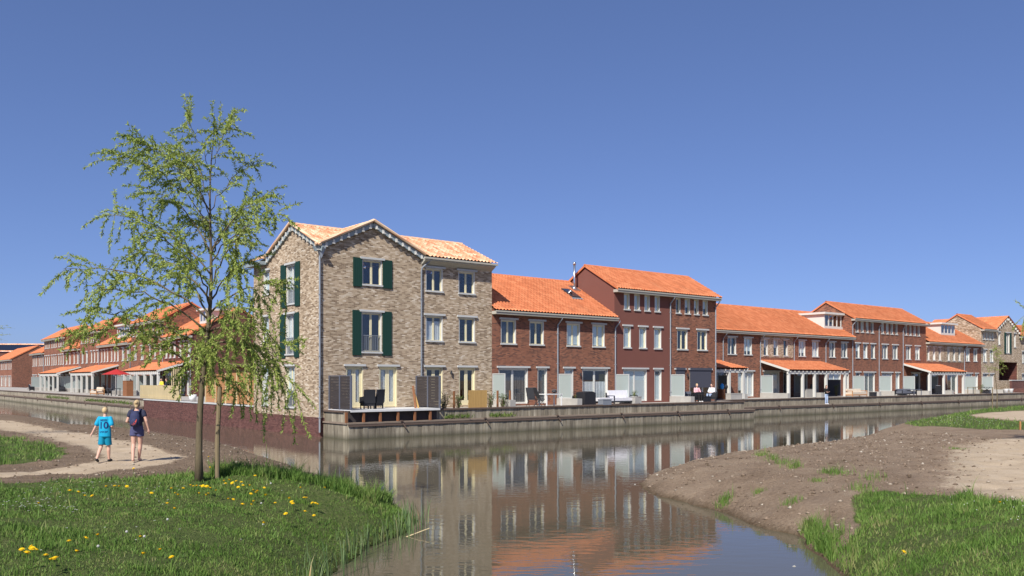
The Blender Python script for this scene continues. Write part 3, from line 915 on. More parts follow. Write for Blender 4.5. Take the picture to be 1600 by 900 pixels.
# ================================================================== houses
def house(name, label, loc, rz, L, D, z_eave, rw, z_ridge, holes_spec, wall='red_brick', tile='orange_tile', z0=1.3, gl=True, gr=True, ovl=0.0, ovr=0.0, ns=5, ind_ridge=False, xoff=0.0, panel=None, detail=True, gutter='fascia_paint', back=True, group=None):
    """holes_spec: list of dict(x, w, z, h, ...) ; local x along the facade, y into the block, facade at y=0"""
    t = thing(name, label, 'house', loc, rz, group)
    ov = 0.45
    slope = (z_ridge - z_eave) / (rw + ov)
    zt = z_eave + slope * ov - 0.12            # top of front wall
    zb = z_ridge - slope * (D - rw) - 0.12      # top of back wall
    m = MB()
    holes = [(s['x'] - s['w'] / 2, s['x'] + s['w'] / 2, s['z'], s['z'] + s['h']) for s in holes_spec]
    wall_holes(m, 0, L, z0, zt, holes)
    zr = z_ridge - 0.14
    for x, on, sg in ((0, gl, 1), (L, gr, -1)):
        if on:
            pts = [(x, 0, z0), (x, D, z0), (x, D, zb), (x, rw, zr), (x, 0, zt)]
            m.add(pts if sg < 0 else pts[::-1], [(0, 1, 2, 3, 4)])
        else:
            m.add([(x, 0.0, z0), (x, D, z0), (x, D, zb), (x, rw, zr), (x, 0.0, zt)], [(0, 1, 2, 3, 4)])
    m.quad((L, D, z0), (0, D, z0), (0, D, zb), (L, D, zb))
    m.build('wall', wall, t)
    if panel:
        xa, xb, za, zb2, pm = panel
        mm = MB()
        wall_holes(mm, xa, xb, za, zb2, [hh for hh in holes if hh[0] >= xa - 0.01 and hh[1] <= xb + 0.01 and hh[2] >= za - 0.01], depth=0.03, y=-0.025)
        mm.build('brick_panel', pm, t)
    fl = MB()
    zf = 1.46
    while zf < zt - 1.5:
        fl.box(0.16, L - 0.16, 0.26, D - 0.1, zf - 0.22, zf - 0.02)
        zf += 2.9
    fl.box(0.16, L - 0.16, 3.4, 3.5, 1.5, zt - 0.4)
    fl.build('floor', 'interior', t)
    # roof
    S1 = math.hypot(rw + ov, z_ridge - z_eave)
    es = ((0, (rw + ov) / S1, (z_ridge - z_eave) / S1))
    roof = tile_slope(L + ovl + ovr, S1, (-ovl, -ov, z_eave), (1, 0, 0), es, xoff, ns, mat=tile, name='roof', parent=t)
    if back:
        zbe = z_ridge - slope * (D + 0.3 - rw)
        bm_ = MB(); bm_.quad((-ovl, rw, z_ridge), (-ovl, D + 0.3, zbe), (L + ovr, D + 0.3, zbe), (L + ovr, rw, z_ridge))
        bm_.uv = [(0, 0), (0, 9), (L * 4, 9), (L * 4, 0)]
        bm_.build('back_roof', tile, t)
    ridge_line(t, (-ovl, rw, z_ridge - 0.01), (L + ovr, rw, z_ridge - 0.01), tile, ind_ridge)
    # box gutter and soffit
    g = MB()
    g.box(-ovl * 0.8, L + ovr * 0.8, -0.42, 0.004, z_eave - 0.24, z_eave - 0.055)
    g.box(-ovl * 0.8, L + ovr * 0.8, -0.47, -0.40, z_eave - 0.11, z_eave - 0.03)
    g.build('gutter', gutter, t)
    if ovl > 0 or ovr > 0:
        for x, on in ((-ovl, ovl > 0), (L + ovr, ovr > 0)):
            if on:
                vb = MB()
                sx = 0.03 if x < 0 else -0.03
                x0, x1 = min(x, x + sx), max(x, x + sx)
                vb.prism([(-ov, z_eave - 0.11), (rw, z_ridge - 0.11), (D + 0.3, z_ridge - slope * (D + 0.3 - rw) - 0.11), (D + 0.3, z_ridge - slope * (D + 0.3 - rw) + 0.05), (rw, z_ridge + 0.05), (-ov, z_eave + 0.04)], 'x', x0, x1)
                vb.uv = [(v[1] * 3, v[2]) for v in vb.v]
                vb.build('verge', tile, t)
    for s in holes_spec:
        kw = {k: v for k, v in s.items() if k not in ('x', 'w', 'z', 'h')}
        window(t, s['x'], s['z'], s['w'], s['h'], detail=kw.pop('detail', detail), **kw)
    return t, zt

def H(x0px, x1px, t0, p, z, h, **kw):
    a, b = T(x0px, p) - t0, T(x1px, p) - t0
    return dict(x=(a + b) / 2, w=b - a, z=z, h=h, **kw)
Z1, H1 = 5.12, 1.52      # first floor windows
ZD, HD = 1.50, 2.20      # doors
Z2, H2 = 7.74, 1.18      # second floor slot windows

# ---- near red row, two storeys
t0, t1, t2 = T(768.5), T(870.5), T(960)
r_eave, r_rw, r_rz = 7.17, 4.5, 10.0
hs = [H(782.5, 806.5, t0, 0, Z1, H1, cover=('curtain_grey', 0.0, 0.75)), H(827.5, 850, t0, 0, Z1, H1),
      H(779, 825, t0, 0, ZD, HD, sash='white_paint', sill=False, cover=('curtain_grey', 0, 1), stile=0.07), H(840, 855, t0, 0, ZD, HD, leaves=1, sash='white_paint', sill=False, cover=('curtain_grey', 0, 1))]
h1, zt1 = house('terraced_house', 'two storey red brick terraced house next to the buff corner house', W(t0, 0), ROT, t1 - t0, 9.0, r_eave, r_rw, r_rz, hs, ind_ridge=True, gl=True, gr=False)
hs = [H(885.6, 906.5, t1, 0, Z1, H1, cover=('blind_pale', 0.1, 1.0)), H(925.6, 945, t1, 0, Z1, H1, cover=('blind_pale', 0.1, 1.0)),
      H(882, 896, t1, 0, ZD, HD, leaves=1, sash='white_paint', sill=False, cover=('blind_pale', 0.0, 1)), H(910, 950, t1, 0, ZD, HD, sash='white_paint', sill=False, cover=('curtain_white', 0, 0.62), stile=0.07)]
h2, _ = house('terraced_house', 'two storey red brick terraced house with steel flue and skylight in its roof', W(t1, 0), ROT, t2 - t1, 9.0, r_eave, r_rw, r_rz, hs, ind_ridge=True, gl=False, gr=True, xoff=(t1 - t0))
downpipe(h2, 0.0, r_eave - 0.2, 1.5)
# ---- three storey pair
t3, t4 = T(1046.5), T(1119)
k_eave, k_rw, k_rz = 9.14, 2.8, 11.0
hs = [H(a, b, t2, 0, Z2, H2, leaves=1, lintel=False, cover=('blind_pale', 0.0, 1.0)) for a, b in ((975, 984), (991, 1000), (1007, 1015.6), (1023, 1031.2))]
hs += [H(a, b, t2, 0, Z1, H1, leaves=1, cover=('blind_pale', 0.0, 1.0)) for a, b in ((974.4, 986), (998.75, 1010), (1022, 1033.5))]
hs += [H(974, 1011, t2, 0, ZD, HD, sash='white_paint', sill=False, cover=('blind_pale', 0, 1), stile=0.07), H(1022.5, 1033.75, t2, 0, ZD, HD, leaves=1, sash='white_paint', sill=False, cover=('blind_pale', 0, 0.82))]
h3, zt3 = house('terraced_house', 'three storey house with smooth red brown plaster walls', W(t2, 0), ROT, t3 - t2, 5.6, k_eave, k_rw, k_rz, hs, wall='red_plaster', ind_ridge=True, gl=True, gr=False, ovl=0.12)
hs = [H(a, b, t3, 0, Z2, H2, leaves=1, lintel=False, cover=('blind_pale', 0.45, 1.0) if i else None) for i, (a, b) in enumerate(((1056, 1063.4), (1070, 1078.4), (1084.4, 1091.7), (1098, 1106)))]
hs += [H(1058, 1074.4, t3, 0, Z1, H1), H(1089.4, 1105, t3, 0, Z1, H1)]
hs += [H(1055.6, 1069.4, t3, 0, ZD, HD, leaves=1, sash='white_paint', sill=False), H(1077.5, 1110.6, t3, 0, ZD, HD, leaves=3, sash='white_paint', sill=False, stile=0.07)]
h4, _ = house('terraced_house', 'three storey red brick house with dark grey roller screens at the ground floor', W(t3, 0), ROT, t4 - t3, 5.6, k_eave, k_rw, k_rz, hs, ind_ridge=True, gl=False, gr=True, ovr=0.12, xoff=(t3 - t2) + 0.12)
# gable cladding of the plaster house is brick above the lower roof
downpipe(h3, 0.03, r_eave - 0.2, 1.5); downpipe(h4, 0.0, k_eave - 0.2, 1.5); downpipe(h4, t4 - t3 - 0.14, k_eave - 0.2, 1.5)
for hh, (a, b), lo in ((h4, (1055.6, 1069.4), 0.02), (h4, (1077.5, 1110.6), 0.95)):
    xa, xb = T(a) - t3, T(b) - t3
    s = MB(); s.box(xa - 0.02, xb + 0.02, -0.10, -0.02, ZD + HD - 0.02, ZD + HD + 0.16); s.box(xa + 0.01, xb - 0.01, -0.055, -0.045, ZD + lo, ZD + HD - 0.02); s.box(xa, xb, -0.065, -0.035, ZD + lo - 0.04, ZD + lo)
    s.build('roller_screen', 'screen_fabric', hh)
# flue and skylight on house two
sl = (r_rz - r_eave) / (r_rw + 0.45)
def roof_at(px, py, ze, slp, p=0.0):
    for b in np.arange(-0.45, 4.5, 0.01):
        w_ = W(T(px, p + b), p + b, ze + slp * (b + 0.45))
        if 593 - (w_.z - HC) * F / w_.y < py:
            return b
fy = roof_at(897.5, 452, r_eave, sl); fx = T(897.5, fy) - t1
fz = r_eave + sl * (fy + 0.45)
fm = MB(); fm.tube([(fx, fy, fz - 0.1), (fx, fy, fz + 0.5), (fx, fy, fz + 1.75)], 0.08, 12); fm.tube([(fx, fy, fz + 1.72), (fx, fy, fz + 1.9)], 0.11, 12); fm.tube([(fx, fy, fz - 0.05), (fx, fy, fz + 0.2)], [0.24, 0.11], 12)
fl_ = fm.build('flue', 'steel', h2, smooth=True)
fm = MB()
es_ = Vector((0, 1, sl)).normalized(); nn_ = Vector((0, -sl, 1)).normalized()
def roof_plate(m, x0, x1, y0, y1, lift0, lift1, ze, slp, ov=0.45):
    n_ = Vector((0, -slp, 1)).normalized()
    b = [Vector((x, yy, ze + slp * (yy + ov))) for x, yy in ((x0, y0), (x1, y0), (x1, y1), (x0, y1))]
    m.add([p + n_ * lift0 for p in b] + [p + n_ * lift1 for p in b], [(0, 3, 2, 1), (4, 5, 6, 7), (0, 1, 5, 4), (1, 2, 6, 5), (2, 3, 7, 6), (3, 0, 4, 7)])
roof_plate(fm, fx - 0.3, fx + 0.3, fy - 0.35, fy + 0.35, 0.05, 0.10, r_eave, sl)
fm.build('flue_flashing', 'steel', h2)
sb0, sb1 = roof_at(900, 466.5, r_eave, sl), roof_at(888, 454, r_eave, sl); sx0, sx1 = T(894, sb0) - t1, T(907, sb0) - t1
fm = MB(); roof_plate(fm, sx0, sx1, sb0, sb1, 0.0, 0.13, r_eave, sl); sk = fm.build('skylight', 'dark_metal', h2)
fm = MB(); roof_plate(fm, sx0 + 0.09, sx1 - 0.09, sb0 + 0.1, sb1 - 0.1, 0.132, 0.14, r_eave, sl); fm.build('pane', 'window_glass', sk)
fm = MB(); roof_plate(fm, sx0 - 0.08, sx1 + 0.08, sb0 - 0.2, sb0 - 0.01, 0.04, 0.08, r_eave, sl); fm.build('flashing', 'grey_metal', sk)

# ---- buff corner house
GL = T(768.5)                   # length along the right row
GB = 8.83
ch = thing('corner_house', 'three storey buff brick corner house with dark green shutters and two gables', 'house', W(0, 0), ROT)
ZE, ZR = 9.92, 11.55            # eave and ridge
rB, rA = 3.06, 3.3              # ridge of front gable at x=3.06, main ridge at y=3.3
gx1 = 2 * rB
f_holes = []
def FH(a, b, z, h, **kw):
    s = H(a, b, 0.0, 0, z, h, **kw); f_holes.append(s); return s
FH(566, 597, 8.06, 1.42, lintel=True); FH(564.8, 596.6, 4.42, 2.22, bottom=0.12)
FH(540.5, 567.5, 1.50, 2.20, sash='cream_paint', frame='cream_paint', bottom=0.24, stile=0.11, sill=False, cover=('curtain_white', 0.05, 1)); FH(592.6, 620.6, 1.50, 2.20, sash='cream_paint', frame='cream_paint', bottom=0.24, stile=0.11, sill=False, cover=('curtain_white', 0.05, 1))
FH(665, 692, 7.98, 1.36); FH(716.3, 742, 7.98, 1.36)
FH(665, 692, 5.14, 1.50, cover=('curtain_white', 0, 0.8)); FH(716.8, 742.4, 5.14, 1.50)
FH(665, 692, 1.50, 2.20, frame='cream_paint', bottom=0.24, stile=0.10, sill=False); FH(717, 742.6, 1.50, 2.20, frame='cream_paint', bottom=0.24, stile=0.10, sill=False)
wm_ = MB()
hl = [(s['x'] - s['w'] / 2, s['x'] + s['w'] / 2, s['z'], s['z'] + s['h']) for s in f_holes]
zw = ZE + 0.08
wall_holes(wm_, 0, GL, -0.6, zw, hl, mi_plinth=1, zpl=1.02)
wm_.add([(0, 0, zw), (gx1, 0, zw), (rB, 0, ZR - 0.16)], [(0, 1, 2)])
# right, back walls
wm_.add([(GL, 0, -0.6), (GL, 2 * rA, -0.6), (GL, 2 * rA, zw), (GL, rA, ZR - 0.16), (GL, 0, zw)], [(0, 1, 2, 3, 4)])
wm_.quad((GL, 2 * rA, -0.6), (gx1, 2 * rA, -0.6), (gx1, 2 * rA, zw), (GL, 2 * rA, zw))
wm_.quad((gx1, 2 * rA, -0.6), (gx1, GB, -0.6), (gx1, GB, zw), (gx1, 2 * rA, zw))
wm_.add([(gx1, GB, -0.6), (0, GB, -0.6), (0, GB, zw), (rB, GB, ZR - 0.16), (gx1, GB, zw)], [(0, 1, 2, 3, 4)])
wm_.build('wall', ['buff_brick', 'plinth_brick'], ch)
# left wall (local frame turned) as its own mesh
side = []
def SH(a, b, z, h, **kw):
    xa, xb = GB - B(a), GB - B(b)
    side.append(dict(x=(xa + xb) / 2, w=xb - xa, z=z, h=h, **kw))
SH(447.5, 461.5, 7.12, 2.22, bottom=0.12, cover=('curtain_white', 0, 1)); SH(446.5, 460.5, 4.34, 2.26, bottom=0.12, cover=('curtain_white', 0.3, 1)); SH(446.5, 460.5, 1.42, 2.30, frame='cream_paint', bottom=0.2)
SH(411.8, 420.8, 7.9, 1.42, leaves=1); SH(411, 420, 5.14, 1.50, leaves=1); SH(409.8, 419.2, 1.46, 2.25, leaves=1)
wsm = MB()
hl2 = [(s['x'] - s['w'] / 2, s['x'] + s['w'] / 2, s['z'], s['z'] + s['h']) for s in side]
wall_holes(wsm, 0, GB, -0.6, zw, hl2, mi_plinth=1, zpl=1.02)
wsm.add([(GB - 2 * rA, 0, zw), (GB, 0, zw), (GB - rA, 0, ZR - 0.16)], [(0, 1, 2)])
lw = wsm.build('side_wall', ['buff_brick', 'plinth_brick'], ch, (0, GB, 0), rz=-math.pi / 2)
for s in f_holes:
    kw = {k: v for k, v in s.items() if k not in ('x', 'w', 'z', 'h')}
    window(ch, s['x'], s['z'], s['w'], s['h'], **kw)
for s in side:
    kw = {k: v for k, v in s.items() if k not in ('x', 'w', 'z', 'h')}
    window(lw, s['x'], s['z'], s['w'], s['h'], **{**kw, 'detail': False})
fl = MB()
for zf in (1.46, 4.36, 7.26):
    fl.box(0.2, GL - 0.2, 0.3, 6.4, zf - 0.24, zf - 0.04)
fl.box(5.0, 5.1, 0.3, 6.4, 1.5, 9.6); fl.box(0.3, GL - 0.3, 4.2, 4.3, 1.5, 9.6)
fl.build('floor', 'interior', ch)
# roofs: two crossing gables, each kept where it is the higher one
kA = (ZR - ZE) / (rA + 0.45); kB = kA * (rA + 0.45) / (rB + 0.45)
def zA(p): return ZR - kA * np.abs(p[:, 1] - rA)
def zB(p):
    z = ZR - kB * np.abs(p[:, 0] - rB)
    return np.where((p[:, 0] > -0.46) & (p[:, 0] < gx1 + 0.46), z, -99)
lA = math.hypot(rA + 0.45, ZR - ZE); lB = math.hypot(rB + 0.45, ZR - ZE)
tile_slope(GL + 0.3, lA, (-0.18, -0.45, ZE), (1, 0, 0), (0, (rA + 0.45) / lA, (ZR - ZE) / lA), 0, 7, lambda c: zA(c) > zB(c) - 0.015, 'mixed_tile', 'roof', ch)
tile_slope(GL + 0.3, lA, (-0.18, 2 * rA + 0.45, ZE), (1, 0, 0), (0, -(rA + 0.45) / lA, (ZR - ZE) / lA), 0, 5, lambda c: zA(c) > zB(c) - 0.015, 'mixed_tile', 'roof', ch)
tile_slope(GB + 0.55, lB, (-0.45, -0.25, ZE), (0, 1, 0), ((rB + 0.45) / lB, 0, (ZR - ZE) / lB), 0, 7, lambda c: zB(c) > zA(c) - 0.015, 'mixed_tile', 'roof', ch)
tile_slope(GB + 0.55, lB, (gx1 + 0.45, -0.25, ZE), (0, 1, 0), (-(rB + 0.45) / lB, 0, (ZR - ZE) / lB), 0, 7, lambda c: zB(c) > zA(c) - 0.015, 'mixed_tile', 'roof', ch)
ridge_line(ch, (-0.18, rA, ZR), (GL + 0.12, rA, ZR), 'mixed_tile')
ridge_line(ch, (rB, -0.25, ZR), (rB, GB + 0.3, ZR), 'mixed_tile')
# verge: bent row of half-round tiles, grey board and white brackets
def verge(parent, apex, foot, out, nb):
    apex = Vector(apex); foot = Vector(foot); out = Vector(out)
    m = MB(); m.tube([foot + Vector((0, 0, 0.03)), apex + Vector((0, 0, 0.03))], 0.085, 8)
    m.uv = [(i * 0.6, i * 0.37) for i in range(len(m.v))]
    m.build('verge_tiles', 'mixed_tile', parent)
    d = (apex - foot)
    m = MB(); a = foot - out * 0.13; b = apex - out * 0.13
    m.beam(a - Vector((0, 0, 0.20)), b - Vector((0, 0, 0.20)), 0.10, 0.26)
    m.build('verge_board', 'verge_board', parent)
    up = Vector((0, 0, 1))
    along = Vector((d.x, d.y, 0)).normalized()
    for i in range(nb):
        p = foot + d * ((i + 0.55) / nb) - out * 0.07 - up * 0.20
        k = MB()
        q = out * 0.085; s_ = along * 0.035
        k.beam(p - up * 0.13 - along * 0.10, p - up * 0.13 + along * 0.05, 0.13, 0.042)
        k.beam(p - up * 0.13, p + up * 0.08, 0.12, 0.045)
        k.build('verge_bracket', 'white_paint', parent)
verge(ch, (rB, -0.25, ZR + 0.02), (-0.40, -0.25, ZE + 0.02), (0, -1, 0), 8)
verge(ch, (rB, -0.25, ZR + 0.02), (gx1 + 0.25, -0.25, ZE + 0.12), (0, -1, 0), 8)
verge(ch, (-0.18, rA, ZR + 0.02), (-0.18, -0.42, ZE + 0.02), (-1, 0, 0), 8)
verge(ch, (-0.18, rA, ZR + 0.02), (-0.18, 2 * rA + 0.25, ZE + 0.1), (-1, 0, 0), 8)
g = MB(); g.prism([(-0.42, ZE - 0.10), (-0.42, ZE - 0.20), (0.0, ZE - 0.44), (0.0, ZE - 0.10)], 'x', gx1 + 0.1, GL - 0.02)
g.box(gx1 + 0.05, GL + 0.1, -0.5, -0.36, ZE - 0.13, ZE - 0.03); g.build('gutter', 'fascia_paint', ch)
g = MB(); g.box(-0.46, 0.0, 2 * rA + 0.2, GB + 0.25, ZE - 0.25, ZE - 0.05); g.build('gutter', 'verge_board', ch)
# corner hopper and downpipes
g = MB(); g.prism([(-0.2, ZE - 0.12), (0.0, ZE - 0.62), (0.2, ZE - 0.12)], 'y', -0.2, 0.0); g.box(-0.22, 0.22, -0.24, 0.02, ZE - 0.12, ZE + 0.02); g.build('hopper', 'zinc', ch)
g = MB(); g.tube([(-0.06, -0.09, ZE - 0.5), (-0.06, -0.09, 0.25)], 0.05, 10)
for z in np.arange(1.0, 9.0, 1.6): g.box(-0.12, 0.0, -0.15, -0.002, z, z + 0.04)
g.build('downpipe', 'zinc', ch)
g = MB(); g.tube([(gx1 + 0.55, -0.40, ZE - 0.12), (gx1 + 0.10, -0.10, ZE - 0.62), (gx1 + 0.06, -0.08, ZE - 0.8), (gx1 + 0.06, -0.08, 1.45)], 0.05, 10)
for z in np.arange(2.4, 9.0, 1.7): g.box(gx1, gx1 + 0.12, -0.14, -0.002, z, z + 0.04)
g.build('downpipe', 'grey_metal', ch)
# shutters
def shutter(parent, xc, z, w, h, ypos):
    m = MB(); m.box(-w / 2, w / 2, 0, 0.045, 0, h)
    for k in range(int(w / 0.11)):
        x = -w / 2 + (k + 0.5) * w / int(w / 0.11); m.box(x - 0.045, x + 0.045, -0.008, 0.0, 0.02, h - 0.02)
    return m.build('shutter', 'green_shutter', parent, (xc, ypos, z))
for a, b, z, h in ((551.4, 565.4, 7.98, 1.56), (597.6, 612.2, 7.98, 1.56), (550.4, 564.2, 4.30, 2.42), (597.2, 611.4, 4.30, 2.42)):
    shutter(ch, (T(a) + T(b)) / 2, z, T(b) - T(a), h, -0.055)
for a, b, z, h in ((439.5, 447.3, 7.0, 2.42), (461.7, 469.2, 7.0, 2.42), (438.6, 446.3, 4.2, 2.46), (460.7, 467.8, 4.2, 2.46)):
    xa, xb = GB - B(a), GB - B(b)
    shutter(lw, (xa + xb) / 2, z, xb - xa, h, -0.055)
def railing(parent, xc, z, w, y):
    m = MB(); m.box(-w / 2, w / 2, -0.02, 0.02, 0.86, 0.90); m.box(-w / 2, w / 2, -0.015, 0.015, 0.04, 0.07)
    for k in range(int(w / 0.105) + 1):
        x = -w / 2 + 0.01 + k * (w - 0.02) / int(w / 0.105); m.box(x - 0.011, x + 0.011, -0.011, 0.011, 0.05, 0.87)
    m.build('railing', 'grey_metal', parent, (xc, y, z))
railing(ch, f_holes[1]['x'], 4.5, f_holes[1]['w'] - 0.03, 0.05)
railing(lw, side[0]['x'], 7.2, side[0]['w'] - 0.03, 0.05); railing(lw, side[1]['x'], 4.42, side[1]['w'] - 0.03, 0.05); railing(lw, side[2]['x'], 1.5, side[2]['w'] - 0.03, 0.05)
def wall_lamp(parent, x, z):
    m = MB(); m.tube([(x, -0.09, z), (x, -0.09, z + 0.24)], 0.05, 8); m.box(x - 0.03, x + 0.03, -0.05, -0.002, z + 0.08, z + 0.16); m.build('wall_lamp', 'dark_metal', parent)
wall_lamp(ch, T(704), 3.28); wall_lamp(h2, T(906) - t1, 3.2); wall_lamp(h4, T(1073.5) - t3, 3.2)

# ---- far row, plane P2
c0, c1, c2, c3, c4 = [T(1119.5) + 0.4] + [T(x, P2) for x in (1187.3, 1240, 1289.5, 1331)]
ce, crw, crz = 7.2, 4.5, 10.0
def far_house(label, ta, tb, spec, **kw):
    kw.setdefault('ns', 3)
    return house('terraced_house', label, W(ta, P2), ROT, tb - ta, kw.pop('D', 9.0), kw.pop('e', ce), kw.pop('rw', crw), kw.pop('rz', crz), spec, detail=False, **kw)[0]
def w1(lst, t, **kw):
    return [H(a, b, t, P2, Z1, H1, **kw) for a, b in lst]
def w2(lst, t):
    return [H(a, b, t, P2, Z2, H2, leaves=1, lintel=False) for a, b in lst]
def dr(lst, t, **kw):
    return [H(a, b, t, P2, ZD, HD, sill=False, **kw) for a, b in lst]
C1 = far_house('two storey red brick house with a small tiled canopy, first after the three storey pair', c0, c1, w1(((1137, 1150.5), (1162.5, 1175)), c0) + dr(((1116, 1136),), c0) + dr(((1153, 1161.5),), c0, leaves=1) + dr(((1163, 1177.5),), c0, cover=('curtain_white', 0, 1)), gl=True, gr=False)
C2 = far_house('two storey house with a buff brick panel of three narrow windows above the long veranda', c1, c2, w1(((1193, 1200), (1208.3, 1216), (1224, 1231)), c1, leaves=1) + dr(((1193, 1218),), c1) + dr(((1224, 1231),), c1, leaves=1), gl=False, gr=False, panel=(0.12, c2 - c1 - 0.12, Z1 - 0.12, 6.98, 'buff_brick'))
C3 = far_house('two storey red brick house above the middle of the long veranda', c2, c3, w1(((1248, 1258.5), (1269, 1279)), c2) + dr(((1246, 1262),), c2) + dr(((1272, 1279),), c2, leaves=1), gl=False, gr=False)
C4 = far_house('two storey red brick house with the larger white dormer', c3, c4, w1(((1295.7, 1305), (1314.5, 1324)), c3) + dr(((1294.5, 1314),), c3, cover=('curtain_white', 0, 1)) + dr(((1320.5, 1326.5),), c3, leaves=1), gl=False, gr=True)
for hh, x in ((C1, T(1129, P2) - c0), (C2, 0.0), (C3, 0.0), (C4, 0.0)):
    downpipe(hh, x, ce - 0.2, 1.5)
d0, d1, d2, d3 = [T(x, P2) for x in (1331, 1372.7, 1410.3, 1446.5)]
D1 = far_house('three storey red brick house beside the larger white dormer', d0, d1, w2(((1337, 1341.5), (1345, 1349.5), (1353, 1357), (1360.5, 1365)), d0) + w1(((1337, 1343.3), (1349, 1355.4), (1361, 1367.2)), d0, leaves=1) + dr(((1337, 1344),), d0, leaves=1) + dr(((1350, 1367),), d0), D=5.6, e=k_eave, rw=2.8, rz=k_rz, gl=True, gr=False, ovl=0.12)
D2 = far_house('middle one of the far group of three three-storey red brick houses', d1, d2, w2(((1377, 1381), (1384.5, 1388.3), (1391.5, 1395.4), (1398.7, 1402.5)), d1) + w1(((1378.5, 1387), (1394.5, 1402.5)), d1) + dr(((1378, 1394),), d1, cover=('curtain_white', 0, 1)) + dr(((1399.5, 1405.5),), d1, leaves=1, cover=('curtain_white', 0, 1)), D=5.6, e=k_eave, rw=2.8, rz=k_rz, gl=False, gr=False)
D3 = far_house('three storey red brick house at the left end of the farthest veranda on the right', d2, d3, w2(((1413.8, 1417.5), (1420.4, 1424.2), (1427.2, 1431), (1433.6, 1437.4)), d2) + w1(((1415.5, 1423), (1430, 1437)), d2) + dr(((1424, 1438),), d2), D=5.6, e=k_eave, rw=2.8, rz=k_rz, gl=False, gr=True, ovr=0.12)
for hh, x in ((D1, 0.05), (D2, 0.0), (D3, 0.0)):
    downpipe(hh, x, k_eave - 0.2, 1.5)
e0, e1, e2, e3 = [T(x, P2) for x in (1446.5, 1476, 1506, 1533)]
E1 = far_house('two storey house with a buff brick panel of three windows and a small white dormer', e0, e1, w1(((1448.5, 1452.5), (1457.5, 1461.5), (1466.3, 1470.3)), e0, leaves=1) + dr(((1450, 1466),), e0), gl=False, gr=False, panel=(0.12, e1 - e0 - 0.06, Z1 - 0.12, 6.98, 'buff_brick'))
E2 = far_house('two storey house with three windows in buff brick right of the small white dormer', e1, e2, w1(((1480, 1484), (1488.6, 1492.6), (1497, 1501)), e1, leaves=1) + dr(((1480, 1496),), e1), gl=False, gr=False, panel=(0.06, e2 - e1 - 0.12, Z1 - 0.12, 6.98, 'buff_brick'))
E3 = far_house('two storey red brick house against the far buff gabled house', e2, e3, w1(((1509, 1515), (1521, 1527)), e2) + dr(((1509, 1519),), e2, cover=('curtain_white', 0, 1)) + dr(((1524, 1528),), e2, leaves=1), gl=False, gr=False)
downpipe(E3, 0.0, ce - 0.2, 1.5)
# far buff house with gable
q0, q1, q2, q3 = [T(x, P2) for x in (1533, 1554.5, 1592, 1640)]
Fq = far_house('far buff brick house with a row of slot windows left of the gable', q0, q1, [H(a, a + 3.3, q0, P2, Z2 + 0.1, H2, leaves=1, lintel=False) for a in (1535.5, 1540.2, 1544.9, 1549.4)] + w1(((1536, 1541.5), (1546.5, 1552)), q0) + dr(((1536, 1543),), q0) + dr(((1547, 1552.5),), q0), D=5.6, e=k_eave, rw=2.8, rz=k_rz + 0.1, wall='buff_brick', gl=True, gr=False, ovl=0.12)
gq = thing('gabled_house', 'far buff brick gabled house with a large dark porch opening at the right edge', 'house', W(q1, P2), ROT)
Lq = q2 - q1
ho = [((Lq - 0.75) / 2 + 0.0, (Lq + 0.75) / 2 + 0.35, 6.3, 8.9), (1.0, 1.55, 7.3, 8.9), (Lq - 1.5, Lq - 0.95, 7.1, 8.9), (1.2, Lq - 0.35, 2.9, 5.2)]
mq = MB(); wall_holes(mq, 0, Lq, 1.3, 9.2, ho, depth=0.14)
mq.add([(0, 0, 9.2), (Lq, 0, 9.2), (Lq / 2, 0, 11.0)], [(0, 1, 2)])
mq.quad((0, 9, 1.3), (0, 0, 1.3), (0, 0, 9.2), (0, 9, 9.2)); mq.quad((Lq, 0, 1.3), (Lq, 9, 1.3), (Lq, 9, 9.2), (Lq, 0, 9.2)); mq.add([(Lq, 9, 1.3), (0, 9, 1.3), (0, 9, 9.2), (Lq / 2, 9, 11), (Lq, 9, 9.2)], [(0, 1, 2, 3, 4)])
mq.build('wall', 'buff_brick', gq)
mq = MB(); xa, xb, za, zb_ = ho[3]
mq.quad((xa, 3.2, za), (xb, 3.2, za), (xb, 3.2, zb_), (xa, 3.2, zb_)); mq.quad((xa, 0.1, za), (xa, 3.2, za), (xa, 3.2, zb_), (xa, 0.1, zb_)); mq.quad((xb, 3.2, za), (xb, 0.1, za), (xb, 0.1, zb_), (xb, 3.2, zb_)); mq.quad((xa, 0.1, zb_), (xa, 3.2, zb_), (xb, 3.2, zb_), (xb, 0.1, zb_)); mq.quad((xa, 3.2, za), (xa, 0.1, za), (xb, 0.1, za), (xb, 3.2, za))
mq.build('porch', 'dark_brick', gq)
for (a, b, c, d), n in zip(ho[:3], (2, 1, 1)):
    window(gq, (a + b) / 2, c, b - a, d - c, leaves=n, detail=False, lint_ext=0.1)
for sx in (-1, 1):
    shutter(gq, (ho[0][0] + ho[0][1]) / 2 + sx * 0.82, 6.25, 0.5, 2.7, -0.06)
lq = math.hypot(Lq / 2 + 0.3, 1.95)
tile_slope(9.3, lq, (-0.3, -0.2, 9.12), (0, 1, 0), ((Lq / 2 + 0.3) / lq, 0, 1.95 / lq), 0, 3, None, 'orange_tile', 'roof', gq)
tile_slope(9.3, lq, (Lq + 0.3, -0.2, 9.12), (0, 1, 0), (-(Lq / 2 + 0.3) / lq, 0, 1.95 / lq), 0, 3, None, 'orange_tile', 'roof', gq)
for sx in (0, 1):
    f0 = Vector((-0.2 if sx == 0 else Lq + 0.2, -0.2, 9.15)); ap = Vector((Lq / 2, -0.2, 11.05)); d_ = ap - f0
    for i in range(7):
        p = f0 + d_ * ((i + 0.5) / 7) - Vector((0, -0.08, 0.30)); MB().box(-0.09, 0.09, -0.06, 0.1, -0.12, 0.12).build('verge_bracket', 'white_paint', gq, p)
